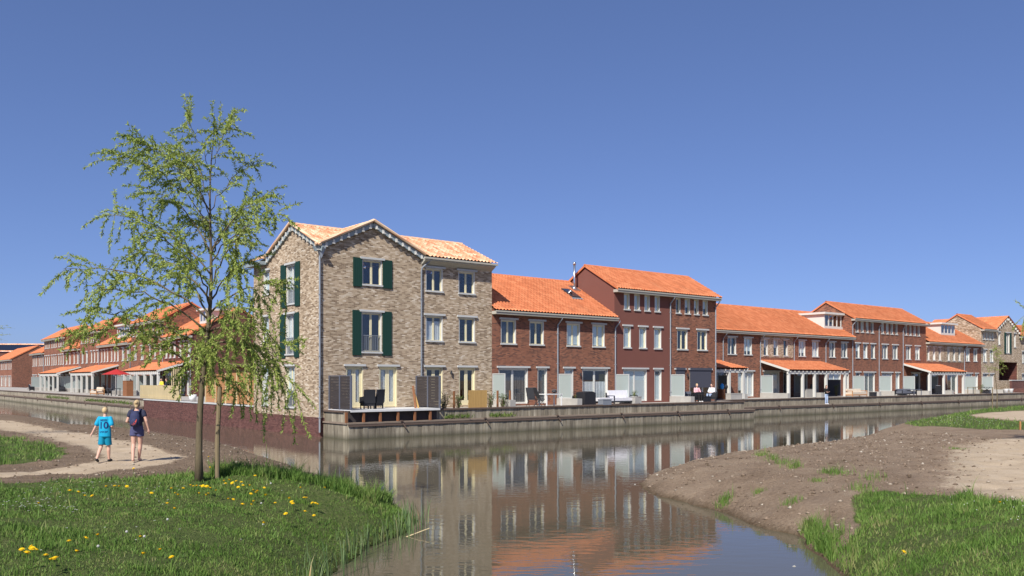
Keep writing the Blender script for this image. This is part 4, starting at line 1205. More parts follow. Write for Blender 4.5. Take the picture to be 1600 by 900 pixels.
# what follows the gabled house out of the frame
Hq = far_house('far buff brick house cut off by the right edge of the picture', q2, q3, w1(((1597, 1602), (1612, 1618)), q2) + dr(((1597, 1603),), q2), D=5.6, e=8.6, rw=2.8, rz=10.4, wall='buff_brick', gl=True, gr=True)
rw2 = thing('garden_wall', 'dark red brick garden wall below the porch opening at the right edge', 'wall', W(q1 + 0.9, P2 - 1.6), ROT)
MB().box(0, 40, 0, 0.25, -0.5, 2.85).build('wall', 'plinth_brick', rw2); MB().box(-0.04, 40, -0.05, 0.3, 2.85, 2.95).build('coping', 'lintel_stone', rw2)
MB().box(0, 0.25, -4.6, 0, -0.5, 1.9).build('wall', 'plinth_brick', rw2)

# ---- dormers
def dormer(parent, xa, xb, yf, z0, z1, n, slp, ze, label=None):
    yb = (z1 - ze) / slp - 0.45 + 0.3
    m = MB(); m.prism([(yf, z0), (yf, z1), (yb, z1), (yf + 0.02, z0)], 'x', xa, xa + 0.06); m.prism([(yf, z0), (yf, z1), (yb, z1), (yf + 0.02, z0)], 'x', xb - 0.06, xb)
    m.box(xa + 0.06, xb - 0.06, yf, yf + 0.08, z0, z0 + 0.22)
    d = m.build('dormer', 'white_paint', parent)
    MB().box(xa - 0.25, xb + 0.25, yf - 0.25, yb, z1, z1 + 0.20).build('flat_roof', 'white_paint', d)
    w_ = (xb - xa - 0.12) / n
    for k in range(n):
        x0 = xa + 0.06 + k * w_
        f = MB(); f.box(x0, x0 + 0.07, yf, yf + 0.07, z0 + 0.22, z1); f.box(x0 + w_ - 0.07, x0 + w_, yf, yf + 0.07, z0 + 0.22, z1); f.box(x0 + 0.07, x0 + w_ - 0.07, yf, yf + 0.07, z0 + 0.22, z0 + 0.30); f.box(x0 + 0.07, x0 + w_ - 0.07, yf, yf + 0.07, z1 - 0.09, z1)
        f.build('window_frame', 'white_paint', d)
        MB().box(x0 + 0.07, x0 + w_ - 0.07, yf + 0.03, yf + 0.04, z0 + 0.30, z1 - 0.09).build('pane', 'window_glass', d)
    MB().box(xa + 0.1, xb - 0.1, yf + 0.9, yf + 1.0, z0, z1).build('back', 'interior', d)
slc = (crz - ce) / (crw + 0.45)
dormer(C4, T(1288, P2 + 1.0) - c3, T(1321, P2 + 1.0) - c3, 1.0, ce + slc * 1.45, ce + slc * 1.45 + 1.45, 5, slc, ce)
dormer(E1, T(1470, P2 + 1.3) - e0, T(1492, P2 + 1.3) - e0, 1.3, ce + slc * 1.75, ce + slc * 1.75 + 1.3, 4, slc, ce)

# ---- verandas
def veranda(name, label, loc, rz, L, depth, z_top, z_eave, posts, ns=3, right_gap=0.0):
    t = thing(name, label, 'veranda', loc, rz)
    S = math.hypot(depth, z_top - z_eave)
    tile_slope(L, S, (0, -depth, z_eave), (1, 0, 0), (0, depth / S, (z_top - z_eave) / S), 0, ns, None, 'orange_tile', 'roof', t)
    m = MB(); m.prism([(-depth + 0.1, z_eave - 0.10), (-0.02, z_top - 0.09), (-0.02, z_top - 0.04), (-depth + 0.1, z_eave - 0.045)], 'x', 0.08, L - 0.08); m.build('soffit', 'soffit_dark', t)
    MB().box(0.03, L - 0.03, -depth + 0.14, -depth + 0.28, z_eave - 0.36, z_eave - 0.12).build('beam', 'white_paint', t)
    for x in (0.0, L):
        m = MB(); m.beam((x, -depth, z_eave - 0.07), (x, 0, z_top - 0.07), 0.06, 0.18); m.build('barge_board', 'white_paint', t)
    for i in range(int(L / 0.62)):
        x = 0.3 + i * 0.62
        if x < L - 0.1:
            MB().box(x - 0.03, x + 0.03, -depth + 0.02, -depth + 0.14, z_eave - 0.20, z_eave - 0.08).build('rafter_end', 'white_paint', t)
    pm = cached('vpost', lambda: MB().box(-0.105, 0.105, -0.105, 0.105, 0, 1.0).mesh('post', 'white_paint'))
    for x in posts:
        o = link('post', pm, t, (x, -depth + 0.22, ZU)); o.scale = (1, 1, z_eave - 0.34 - ZU)
    return t
DV = 3.0
def tv(px): return T(px, P2 - DV + 0.22)
a0 = T(1119.5) + 0.5
veranda('veranda', 'small orange tiled canopy on two white posts beside the three storey pair', W(a0, P2), ROT, T(1169, P2 - DV) - a0, DV, 4.62, 3.92, [tv(1139) - a0, tv(1160.5) - a0])
a0 = T(1187.5, P2); aE = T(1328, P2 - DV)
veranda('veranda', 'long orange tiled veranda on white posts in the middle of the right row', W(a0, P2), ROT, aE - a0, DV, 4.72, 3.84, [max(0.2, tv(1220.5) - a0)] + [tv(x) - a0 for x in (1254, 1272.5, 1290.5, 1320)])
a0 = T(1411.5, P2); aE = T(1511, P2 - DV)
veranda('veranda', 'farthest orange tiled veranda on white posts on the right', W(a0, P2), ROT, aE - a0, DV, 4.72, 3.84, [max(0.2, tv(1440.5) - a0)] + [tv(x) - a0 for x in (1452, 1474.5, 1494.5, 1505)])

# ---- left row: facade plane a=AL, facing the left canal
AL = 7.0
def lspec(L, n3, seed):
    r_ = random.Random(seed)
    out = []
    nh = max(1, round(L / 5.2)); hw = L / nh
    for k in range(nh):
        x = k * hw
        if n3:
            out += [dict(x=x + hw * (j + 0.8) / 4.6, w=0.5, z=Z2, h=H2, leaves=1, lintel=False) for j in range(4)]
        if r_.random() < 0.5:
            out += [dict(x=x + hw * f, w=0.95, z=Z1, h=H1) for f in (0.28, 0.72)]
        else:
            out += [dict(x=x + hw * f, w=0.62, z=Z1, h=H1, leaves=1) for f in (0.2, 0.5, 0.8)]
        out += [dict(x=x + hw * 0.32, w=1.9, z=ZD, h=HD, sill=False), dict(x=x + hw * 0.75, w=0.8, z=ZD, h=HD, leaves=1, sill=False)]
    return out
LB = [B(x, AL) for x in (300, 256, 205, 156, 125, 101, 69, 50)]
left_lab = ['two storey red brick house with a large blank gable behind the willow', 'three storey red brick house left of the nearest left gable', 'two storey house with a wide white dormer on the left row',
            'three storey red brick house left of the wide white dormer', 'low two storey house between two three storey houses on the left row', 'three storey red brick house near the far end of the left row', 'two storey house at the far end of the left row']
LH = []
for i, lab in enumerate(left_lab):
    b0, b1 = LB[i], LB[i + 1]
    L_ = b1 - b0
    n3 = i in (1, 3, 5)
    o, _ = house('terraced_house', lab, W(AL, b1), ROTL, L_, 5.6 if n3 else 9.0, k_eave if n3 else ce, 2.8 if n3 else crw, k_rz if n3 else crz, lspec(L_, n3, i), ns=3, detail=False, gl=True, gr=True, ovl=0.1 if n3 else 0.0, ovr=0.12, wall='dark_brick' if i == 0 else 'red_brick')
    downpipe(o, L_ - 0.15, (k_eave if n3 else ce) - 0.2, 1.5); LH.append((o, L_))
dormer(LH[2][0], LH[2][1] * 0.32, LH[2][1] * 0.78, 0.9, ce + slc * 1.35, ce + slc * 1.35 + 1.45, 6, slc, ce)
dormer(LH[0][0], LH[0][1] - 2.6, LH[0][1] - 0.9, 1.6, ce + slc * 2.05, ce + slc * 2.05 + 1.3, 2, slc, ce)
def lv(px0, px1, label, posts):
    b0, b1 = B(px0, AL - DV), B(px1, AL - DV)
    return veranda('veranda', label, W(AL, b0), ROTL, b0 - b1, DV, 4.75, 3.85, [p * (b0 - b1) for p in posts])
lv(190, 245, 'left row veranda nearest the willow, above the bamboo coloured fence', (0.03, 0.22, 0.42, 0.62, 0.80, 0.975))
lv(108, 142, 'middle tiled veranda of the left row beside the red parasol', (0.03, 0.27, 0.5, 0.74, 0.975))
lv(60, 88, 'far tiled veranda of the left row on five white posts', (0.03, 0.27, 0.5, 0.74, 0.975))
# gabled house beyond the left row and long building behind it
fh, _ = house('gabled_house', 'far red brick house with a blank gable at the left edge of the picture', W(10.8, 190), ROTL, 25.0, 9.8, ce, 4.9, 10.2, lspec(25.0, False, 40), ns=3, detail=False, ovr=0.1)
lb = thing('long_building', 'far long building with pale tiled roof and dark solar panels at the left edge', 'building', (-165, 235, 0), R(4))
MB().box(0, 66, 0, 10, 0.5, 10.6).build('wall', 'dark_brick', lb)
tile_slope(67, 5.6, (-0.5, -0.4, 10.6), (1, 0, 0), (0, 0.9, 0.436), 0, 2, None, 'mixed_tile', 'roof', lb)
sp_ = MB(); roof_plate(sp_, 14, 60, 0.3, 3.6, 0.12, 0.18, 10.6, 0.484, 0.4); sp_.build('solar_panel', 'solar', lb)

# ================================================================== terrace objects
ZT = ZU - 0.028         # terrace surface
def on_ground(px, py):
    """where the sight line through a photo pixel meets the ground"""
    r = (px - 800) / F; s = (py - 593) / F
    y = np.linspace(5, 80, 4000)
    z = HC - s * y
    h = height(r * y, y)
    k = np.argmax(h >= z)
    return Vector((r * y[k], y[k], h[k]))
def wp(px, b, z=ZT):
    a = T(px, b)
    return W(a, b, z)

# deck in front of the corner house
dk = thing('deck', 'raised deck with pale edge on brown posts in front of the corner house', 'deck', W(0, 0), ROT)
da, db_ = 0.38, T(686, QV + 0.1)
for i in range(16):
    y0 = QV + 0.06 + i * 0.155
    MB().box(da, db_, y0, y0 + 0.148, ZU + 0.004, ZU + 0.045).build('board', 'deck_white', dk)
MB().box(da - 0.01, db_ + 0.02, QV + 0.02, QV + 0.058, ZU - 0.06, ZU + 0.048).build('edge_board', 'deck_white', dk)
for px in (541, 568, 594, 621.6, 648, 672):
    x = T(px, QV + 0.12); MB().box(x - 0.055, x + 0.055, QV + 0.06, QV + 0.17, ZL, ZU - 0.062).build('post', 'rust_post', dk)
MB().box(da, db_, QV + SET - 0.12, QV + SET - 0.105, ZL + 0.01, ZU - 0.09).build('skirt', 'composite_board', dk)
def board_screen(label, a, b0, b1, h=1.72):
    t = thing('privacy_screen', label, 'screen', W(a, b0, ZU + 0.045), ROTL)
    L = b0 - b1
    for k in range(3):
        x = k * L / 2; MB().box(x - 0.045, x + 0.045, -0.045, 0.045, 0, h + 0.03).build('post', 'grey_post', t)
    nb = 11
    for s in range(2):
        for i in range(nb):
            z = 0.05 + i * (h - 0.06) / nb
            MB().box(s * L / 2 + 0.047, (s + 1) * L / 2 - 0.047, -0.014, 0.014, z, z + (h - 0.06) / nb - 0.008).build('board', 'composite_board', t)
        MB().box(s * L / 2 + 0.047, (s + 1) * L / 2 - 0.047, -0.02, 0.02, h - 0.012, h + 0.022).build('rail', 'grey_post', t)
board_screen('dark composite privacy screen at the left end of the deck', 0.42, -0.25, -2.58)
board_screen('dark composite privacy screen at the right end of the deck', T(648) + 0.05, -0.12, -2.45)
def armchair_mesh(back=0.9):
    m = MB()
    m.box(-0.30, 0.30, -0.28, 0.30, 0.16, 0.42)
    m.prism([(0.22, 0.30), (0.34, 0.30), (0.42, back), (0.34, back)], 'x', -0.30, 0.30)
    for s in (-1, 1):
        m.prism([(-0.28, 0.30), (0.30, 0.30), (0.34, 0.66), (-0.26, 0.62)], 'x', s * 0.30 - 0.045, s * 0.30 + 0.045)
        for y in (-0.25, 0.27):
            m.box(s * 0.27 - 0.025, s * 0.27 + 0.025, y - 0.025, y + 0.025, 0, 0.2)
    return m
def armchair(label, loc, rz, mat='wicker', cushion=None, back=0.9):
    t = thing('armchair', label, 'chair', loc, rz)
    armchair_mesh(back).build('frame', mat, t)
    if cushion:
        MB().box(-0.25, 0.25, -0.26, 0.24, 0.422, 0.50).build('cushion', cushion, t); MB().prism([(0.16, 0.50), (0.235, 0.50), (0.32, back + 0.02), (0.25, back + 0.02)], 'x', -0.24, 0.24).build('back_cushion', cushion, t)
    return t
armchair('dark wicker chair on the deck, the left one of the pair', W(T(574, -1.5), -1.5, ZU + 0.046), ROT + R(170), back=1.02)
armchair('dark wicker chair on the deck, the right one of the pair', W(T(586.5, -1.3), -1.3, ZU + 0.046), ROT + R(200), back=1.02)
for i, (px, tilt, m_) in enumerate(((648.5, 0.02, 'rust_post'), (653, -0.12, 'new_wood'))):
    t = MB(); a = T(px, -1.9); t.beam(W(a, -1.95, ZU + 0.05), W(a - 0.05 + tilt, -1.75, ZU + (1.25 if i == 0 else 0.95)), 0.11, 0.04)
    tag(t.build('plank', m_), ['reddish plank leaning on the right hand deck screen', 'yellow plank leaning on the right hand deck screen'][i], 'plank')
# yellow board panel
yp = thing('board_fence', 'short fence of yellow upright boards on the quay right of the deck', 'fence', wp(732, -1.95), ROT)
for i in range(11):
    MB().box(i * 0.118, i * 0.118 + 0.112, -0.012, 0.012, 0.02, 1.0 + 0.004 * (i % 3)).build('board', 'new_wood', yp)
MB().box(0, 1.3, 0.014, 0.05, 0.2, 0.28).build('rail', 'new_wood', yp); MB().box(0, 1.3, 0.014, 0.05, 0.75, 0.83).build('rail', 'new_wood', yp)
def leaves_mesh(pts, dirs, ln, wd, mat, name):
    """diamond leaves at pts along dirs"""
    n = len(pts)
    d = dirs / (np.linalg.norm(dirs, axis=1, keepdims=True) + 1e-9)
    rnd = rng.normal(size=(n, 3)); sd = np.cross(d, rnd); sd /= (np.linalg.norm(sd, axis=1, keepdims=True) + 1e-9)
    L = (ln * (0.6 + 0.8 * rng.random(n)))[:, None]; Wd = (wd * (0.7 + 0.6 * rng.random(n)))[:, None]
    V = np.stack([pts, pts + d * L * 0.45 + sd * Wd, pts + d * L, pts + d * L * 0.45 - sd * Wd], axis=1).reshape(-1, 3)
    f = np.arange(4 * n).reshape(n, 4)
    return raw_mesh(name, V, None, mat, False, None, f)
def shrub(label, loc, h, spread, nst, leafy, mat='shrub_leaf', twigmat='bark', seed=0):
    r_ = np.random.default_rng(seed)
    t = thing('shrub', label, 'shrub', loc)
    m = MB(); P = []; D = []
    for i in range(nst):
        az = r_.random() * 6.283; top = np.array([math.cos(az) * spread * r_.random(), math.sin(az) * spread * r_.random(), h * (0.6 + 0.4 * r_.random())])
        mid = top * 0.5 + np.array([r_.normal() * 0.05, r_.normal() * 0.05, 0])
        m.tube([(0.3 * top[0], 0.3 * top[1], 0), mid, top], [0.011, 0.008, 0.004], 4)
        for k in range(leafy):
            s = 0.2 + 0.8 * r_.random(); p = (mid * (1 - s) + top * s) if s > 0.5 else mid * s * 2
            P.append(p + r_.normal(size=3) * 0.06); D.append(r_.normal(size=3) + np.array([0, 0, 0.4]))
    m.build('stem', twigmat, t)
    if P:
        link('foliage', leaves_mesh(np.array(P), np.array(D), 0.07, 0.02, mat, 'foliage'), t)
    return t
for i, (px, b, h, l, lab) in enumerate(((694, -1.9, 0.95, 6, 'bare brown climber right beside the right deck screen'), (716, -1.8, 0.8, 8, 'bare brown shrub left of the yellow board fence'), (766, -1.9, 0.9, 8, 'bare brown shrub just right of the yellow board fence'), (786, -1.85, 0.85, 10, 'bare brown shrub in front of the wide dark curtained door'))):
    shrub(lab, wp(px, b), h, 0.35, 26, l, 'shrub_leaf', 'bark', 30 + i)
for i, (px, lab) in enumerate(((709.5, 'brown wooden post left of the yellow board fence'), (777.5, 'brown wooden post between bare shrubs, left one'), (797, 'brown wooden post between bare shrubs, right one'))):
    t = MB(); t.box(-0.045, 0.045, -0.045, 0.045, 0, 0.95); t.box(-0.05, 0.05, -0.05, 0.05, 0.95, 0.97); tag(t.build('wooden_post', 'rust_post', None, wp(px, -1.7), rz=ROT), lab, 'post')
# weeds growing on the quay ledge
def weeds(label, pts, n, h, seed, name='weeds'):
    r_ = np.random.default_rng(seed); P = []; D = []
    for p in pts:
        for k in range(n):
            P.append(np.array(p) + np.array([r_.normal() * 0.16, r_.normal() * 0.1, abs(r_.normal()) * h * 0.4])); D.append(np.array([r_.normal() * 0.6, r_.normal() * 0.6, 1]))
    o = link(name, leaves_mesh(np.array(P), np.array(D), h, 0.02, 'shrub_leaf', name))
    return tag(o, label, 'weeds', None, 'stuff')
weeds('green weeds growing on the near quay ledge', [tuple(wp(px, QV + 0.28, ZL)) for px in (699, 704, 712, 724, 730, 770, 776, 784, 792, 798)], 40, 0.2, 3)
weeds('green weeds growing on the left quay ledge', [tuple(W(0.28, b, ZL)) for b in list(np.arange(36, 52, 0.35)) + list(np.arange(60, 72, 0.5))], 16, 0.22, 4)

# concrete block walls with frosted screens between the terraces
def divider(label, loc, rz, L=2.1, hp=1.55, panel=1.22, mat='frosted_glass', block=True):
    """runs from the facade (local x = 0) outwards"""
    t = thing('terrace_divider', label, 'screen', loc, rz)
    zb = 0.42 if block else 0.05
    if block:
        n = 2
        for i in range(n):
            MB().box(0.05 + i * (L - 0.05) / n, 0.05 + (i + 1) * (L - 0.05) / n - 0.012, -0.2, 0.2, 0, zb).build('block', 'concrete', t)
    fr = MB(); x0, x1 = 0.04, 0.04 + panel
    fr.box(x0, x0 + 0.05, -0.025, 0.025, zb, zb + hp); fr.box(x1 - 0.05, x1, -0.025, 0.025, zb, zb + hp); fr.box(x0 + 0.05, x1 - 0.05, -0.025, 0.025, zb + hp - 0.05, zb + hp); fr.box(x0 + 0.05, x1 - 0.05, -0.025, 0.025, zb, zb + 0.05)
    fr.build('frame', 'lintel_stone', t)
    MB().box(x0 + 0.05, x1 - 0.05, -0.006, 0.006, zb + 0.05, zb + hp - 0.05).build('pane', mat, t)
    return t
divs = [(t0 + 0.02, 0, 'frosted screen against the right end of the buff corner house'), (t1 + 0.1, 0, 'frosted screen on concrete blocks beside the white table'), (t2 + 0.1, 0, 'frosted screen behind the white corner sofa'), (t3 + 0.1, 0, 'frosted screen on concrete blocks beside the dark roller screens'),
        (T(1119.5, P2) + 0.15, P2, 'frosted screen behind the blue bag under the small canopy'), (c1 + 0.12, P2, 'frosted screen at the left end of the long right veranda'), (c2 + 0.1, P2, 'frosted screen in the shade under the long right veranda'),
        (d0 + 0.15, P2, 'frosted screen behind the beige pallet sofa'), (d1 + 0.12, P2, 'frosted screen on concrete blocks between two far three storey houses'), (d2 + 0.12, P2, 'frosted screen at the left end of the farthest right veranda'),
        (e0 + 0.1, P2, 'frosted screen in the shade under the farthest right veranda'), (e2 + 0.1, P2, 'frosted screen just right of the farthest right veranda'), (e3 + 0.1, P2, 'frosted screen in front of the far buff house')]
for a, b, lab in divs:
    divider(lab, W(a, b - 0.02, ZT), ROTL, L=2.0 if b == 0 else 2.9)
divider('grey fabric screen under the right part of the long veranda', W(c3 + 0.1, P2 - 0.02, ZT), ROTL, L=2.4, panel=1.5, mat='fabric_grey', block=False)
for k, (bb, lab) in enumerate(((LB[1], 'frosted screen under the left row veranda nearest the willow'), (LB[2] - 3.2, 'frosted screen beside the red parasol'), (LB[3], 'frosted screen at the near end of the middle left veranda'), (LB[4], 'frosted screen under the middle left veranda'), (LB[5], 'frosted screen at the near end of the far left veranda'), (LB[6] - 4, 'frosted screen under the far left veranda'))):
    divider(lab, W(AL - 0.02, bb, ZT), ROT + R(180), L=3.0, panel=2.4, hp=1.6)

def folding_chair(label, loc, rz):
    t = thing('folding_chair', label, 'chair', loc, rz)
    m = MB()
    for s in (-1, 1):
        x = s * 0.25
        m.tube([(x, -0.25, 0), (x, 0.05, 0.42), (x, 0.36, 1.12)], 0.016, 6); m.tube([(x, 0.30, 0), (x, -0.22, 0.44)], 0.016, 6); m.tube([(x, -0.2, 0.62), (x, 0.2, 0.66)], 0.02, 6)
    m.build('frame', 'dark_metal', t)
    MB().prism([(-0.22, 0.42), (0.20, 0.40), (0.20, 0.425), (-0.22, 0.445)], 'x', -0.23, 0.23).build('seat', 'mesh_grey', t)
    MB().prism([(0.08, 0.46), (0.10, 0.455), (0.38, 1.12), (0.36, 1.13)], 'x', -0.23, 0.23).build('backrest', 'mesh_grey', t)
folding_chair('black folding garden chair at the white table, left one', wp(831, -1.75), ROT + R(120))
folding_chair('black folding garden chair at the white table, right one', wp(843.5, -1.7), ROT + R(75))
def table(label, loc, rz, L, Wd, h, mat, name='garden_table'):
    t = thing(name, label, 'table', loc, rz)
    MB().box(-L / 2, L / 2, -Wd / 2, Wd / 2, h - 0.045, h).build('table_top', mat, t)
    for sx in (-1, 1):
        for sy in (-1, 1):
            MB().box(sx * (L / 2 - 0.06) - 0.03, sx * (L / 2 - 0.06) + 0.03, sy * (Wd / 2 - 0.06) - 0.03, sy * (Wd / 2 - 0.06) + 0.03, 0, h - 0.046).build('leg', mat, t)
    return t
table('white garden table beside two black folding chairs', wp(860, -1.75), ROT, 1.3, 0.8, 0.74, 'white_plastic')
bb_ = thing('table_grill', 'small dark grill standing on the white garden table', 'grill', wp(866, -1.7, ZT + 0.742), ROT)
MB().ball((0, 0, 0.14), 0.17, 0.17, 0.1).build('bowl', 'dark_metal', bb_, smooth=True); MB().box(-0.15, 0.15, -0.15, 0.15, 0, 0.03).build('foot', 'dark_metal', bb_); MB().tube([(0, 0, 0.22), (0, 0, 0.26)], [0.16, 0.10], 10).build('lid', 'steel', bb_)
cv = MB(); cv.prism([(-0.5, 0.0), (0.5, 0.0), (0.48, 0.78), (0.2, 0.86), (-0.42, 0.80)], 'y', -0.42, 0.42); tag(cv.build('covered_furniture', 'cover_black', None, wp(915, -1.5), rz=ROT), 'garden furniture under a black cover left of the white sofa', 'cover')
def sofa(label, loc, rz, L, frame, cush, seats=3, chaise=0.0, name='garden_sofa', back_h=0.78):
    t = thing(name, label, 'sofa', loc, rz)
    m = MB(); m.box(0, L, -0.4, 0.42, 0.12, 0.22)
    for x in (0.03, L - 0.03):
        for y in (-0.37, 0.38):
            m.box(x - 0.03, x + 0.03, y - 0.03, y + 0.03, 0, 0.12 if y < 0 else 0.55)
    m.box(0, L, 0.36, 0.42, 0.22, back_h - 0.12)
    for x in (0.0, L - 0.06):
        m.box(x, x + 0.06, -0.4, 0.36, 0.52, 0.57); m.box(x, x + 0.06, -0.4, -0.34, 0.22, 0.52)
    m.build('frame', frame, t)
    w_ = (L - 0.16) / seats
    for i in range(seats):
        MB().box(0.08 + i * w_, 0.08 + (i + 1) * w_ - 0.02, -0.38, 0.30, 0.222, 0.42).build('seat_cushion', cush, t)
        MB().prism([(0.18, 0.422), (0.35, 0.422), (0.355, back_h + 0.04), (0.25, back_h + 0.04)], 'x', 0.09 + i * w_, 0.07 + (i + 1) * w_).build('back_cushion', cush, t)
    if chaise:
        MB().box(-chaise, -0.01, -0.4, 0.42, 0.10, 0.22).build('chaise_frame', frame, t); MB().box(-chaise + 0.02, -0.02, -0.38, 0.40, 0.222, 0.42).build('chaise_cushion', cush, t)
    return t
sofa('white cushioned corner sofa with dark frame in front of the plaster house', wp(953, -1.35), ROT, 2.2, 'dark_metal', 'fabric_white', 3, chaise=1.3, back_h=0.86)
def block(label, loc, rz, sx, sy, h, mat, name, cat):
    m = MB(); m.box(-sx / 2, sx / 2, -sy / 2, sy / 2, 0, h - 0.05); m.box(-sx / 2 - 0.015, sx / 2 + 0.015, -sy / 2 - 0.015, sy / 2 + 0.015, h - 0.05, h)
    return tag(m.build(name, mat, None, loc, rz=rz), label, cat)
block('low grey side table in front of the white corner sofa', wp(945, -2.1), ROT, 0.75, 0.45, 0.36, 'grey_metal', 'side_table', 'table')
block('square concrete planter right of the white corner sofa', wp(994, -1.5), ROT, 0.5, 0.5, 0.48, 'concrete', 'planter', 'planter')
shrub('small green plant in the concrete planter by the white sofa', wp(992, -1.5, ZT + 0.48), 0.35, 0.2, 10, 12, seed=71)
shrub('small green plant on the concrete block by the white table', wp(899, -1.0, ZT), 0.75, 0.22, 12, 12, seed=72)
armchair('black wicker armchair with the seated person in pink', wp(1089, -1.5), ROT + R(160), back=0.72)
armchair('black wicker armchair with the seated person in white', wp(1112, -1.2), ROT + R(210), back=0.72)
block('low black wicker table between the two seated people', wp(1101, -1.7), ROT, 0.8, 0.5, 0.42, 'wicker', 'coffee_table', 'table')
sofa('black wicker bench behind the seated person in pink', wp(1071, -0.7), ROT, 1.0, 'wicker', 'fabric_grey', 2, name='garden_bench', back_h=0.7)
gs = thing('grill_cart', 'dark grill on a brown wooden stand with a blue bag hanging from it', 'grill', wp(1129, 2.6), ROT)
MB().box(-0.3, 0.3, -0.25, 0.25, 0.05, 0.12).build('shelf', 'rust_post', gs); MB().box(-0.32, 0.0, -0.25, 0.25, 0.12, 0.85).build('cabinet', 'rust_post', gs); m = MB(); m.ball((0.28, 0, 1.02), 0.34, 0.28, 0.22); m.box(-0.05, 0.1, -0.2, 0.2, 0.82, 0.92); m.build('bowl', 'cover_black', gs, smooth=False)
m = MB(); m.ball((-0.32, -0.2, 1.05), 0.2, 0.14, 0.24); m.tube([(-0.32, -0.2, 1.25), (-0.2, -0.1, 1.3)], 0.03, 6); m.build('bag', 'blue_plastic', gs, smooth=True)
block('concrete planter block under the small canopy', wp(1147, 1.9), ROT, 1.5, 0.5, 0.5, 'concrete', 'planter', 'planter')
sofa('beige cushioned pallet sofa in front of the far three storey houses', wp(1326, 1.9), ROT, 2.6, 'larch', 'fabric_beige', 3, back_h=0.7)
block('small black box beside the beige pallet sofa', wp(1364, 2.0), ROT, 0.5, 0.5, 0.4, 'cover_black', 'storage_box', 'box')
sofa('dark grey lounge sofa left of the farthest right veranda', wp(1404, 2.4), ROT, 3.0, 'wicker', 'fabric_grey', 3, chaise=0.0, back_h=0.62)
table('dark grey garden table beside the dark grey lounge sofa', wp(1428, 2.1), ROT, 1.6, 0.9, 0.6, 'fabric_grey')
armchair('dark armchair with white cushions under the farthest right veranda', wp(1463, 2.9), ROT + R(150), cushion='fabric_white', back=0.95)
table('pale wooden garden table right of the farthest right veranda', wp(1522, 2.6), ROT, 1.5, 0.9, 0.75, 'stake')
st = thing('cross_leg_table', 'black round garden table with crossed legs before the far buff house', 'table', wp(1542, 2.3), ROT)
MB().tube([(0, 0, 0.70), (0, 0, 0.74)], 0.65, 18).build('table_top', 'dark_metal', st)
for k in range(4):
    a = k * math.pi / 2 + 0.4; m = MB(); m.beam((math.cos(a) * 0.5, math.sin(a) * 0.5, 0), (-math.cos(a) * 0.3, -math.sin(a) * 0.3, 0.69), 0.05, 0.05); m.build('leg', 'dark_metal', st)
for i, px in enumerate((1572, 1579.5)):
    m = MB(); m.tube([(0, 0, 0), (0, 0, 0.46), (0, 0, 0.5)], [0.18, 0.28, 0.29], 14); tag(m.build('flower_pot', 'white_plastic', None, wp(px, 2.2), smooth=True), ['left one of two white pots near the dark red garden wall', 'right one of two white pots near the dark red garden wall'][i], 'pot')
block('grey box under the long veranda behind its second post', wp(1263, 3.2), ROT, 1.6, 0.6, 0.75, 'concrete', 'storage_box', 'box')
armchair('black covered chair deep under the long veranda', wp(1264, 4.0), ROT + R(180), mat='cover_black', back=1.2)
shrub('dark potted shrub under the right end of the long veranda', wp(1307, 3.6), 1.2, 0.3, 14, 14, seed=81)
shrub('green shrub by the pale wooden table at the far right', wp(1533, 2.6), 1.1, 0.4, 16, 16, seed=82)

# left terraces
fb = W(0.45, B(219, 0.45), ZU)
fn = thing('picket_fence', 'pale wooden picket fence on top of the dark red retaining wall', 'fence', fb, ROTL)
fL = B(219, 0.45) - B(281, 0.45)
nn = int(fL / 0.16)
for i in range(nn):
    MB().box(i * 0.16, i * 0.16 + 0.085, -0.012, 0.012, 0.04, 1.12).build('picket', 'pale_wood', fn)
for z in (0.25, 0.95):
    MB().box(0, fL, 0.014, 0.05, z, z + 0.07).build('rail', 'pale_wood', fn)
for i in range(6):
    x = fL - 0.1 - i * 0.42; MB().tube([(x, 0.1, 0), (x, 0.1, 2.5)], 0.04, 6).build('pole', 'pale_wood', fn)
lf = thing('plank_fence', 'larch plank fence behind the willow, between retaining wall and corner house', 'fence', W(0.35, B(322, 0.35), ZU), ROTL)
lL = B(322, 0.35) - 8.95
for i in range(13):
    MB().box(0, lL, -0.012, 0.012, 0.05 + i * 0.146, 0.05 + i * 0.146 + 0.138).build('plank', 'larch', lf)
k = 0.0
while k < lL:
    MB().box(k - 0.05, k + 0.05, -0.06, -0.014, 0, 2.0).build('post', 'pale_wood', lf); k += 1.9
sh = thing('garden_shed', 'flat roofed larch garden shed behind the plank fence', 'shed', W(1.0, 16.0, ZT), ROTL)
for i in range(16):
    MB().box(0, 5.0, -0.012, 0.012, i * 0.15, i * 0.15 + 0.142).build('plank', 'larch', sh)
MB().box(0, 5.0, 0.02, 2.6, 0, 2.42).build('wall', 'larch', sh); MB().box(-0.3, 5.3, -0.35, 2.9, 2.44, 2.62).build('roof', 'soffit_dark', sh)
ps = thing('parasol', 'red parasol between the two nearer verandas of the left row', 'parasol', W(AL - 4.4, B(182, AL - 4.4), ZT))
m = MB(); n = 8
for i in range(n):
    a = 2 * math.pi * i / n; m.v.append((1.45 * math.cos(a), 1.45 * math.sin(a), 2.1))
m.v.append((0, 0, 2.65)); m.f = [(i, (i + 1) % n, n) for i in range(n)]; m.mi = [0] * n
m.build('canopy', 'red_cloth', ps); MB().tube([(0, 0, 0), (0, 0, 2.8)], 0.03, 8).build('pole', 'grey_metal', ps); MB().box(-0.3, 0.3, -0.3, 0.3, 0, 0.1).build('base', 'concrete', ps)
armchair('dark armchair below the red parasol', W(AL - 4.2, B(168, AL - 4.2), ZT), ROTL + R(140), back=1.0)
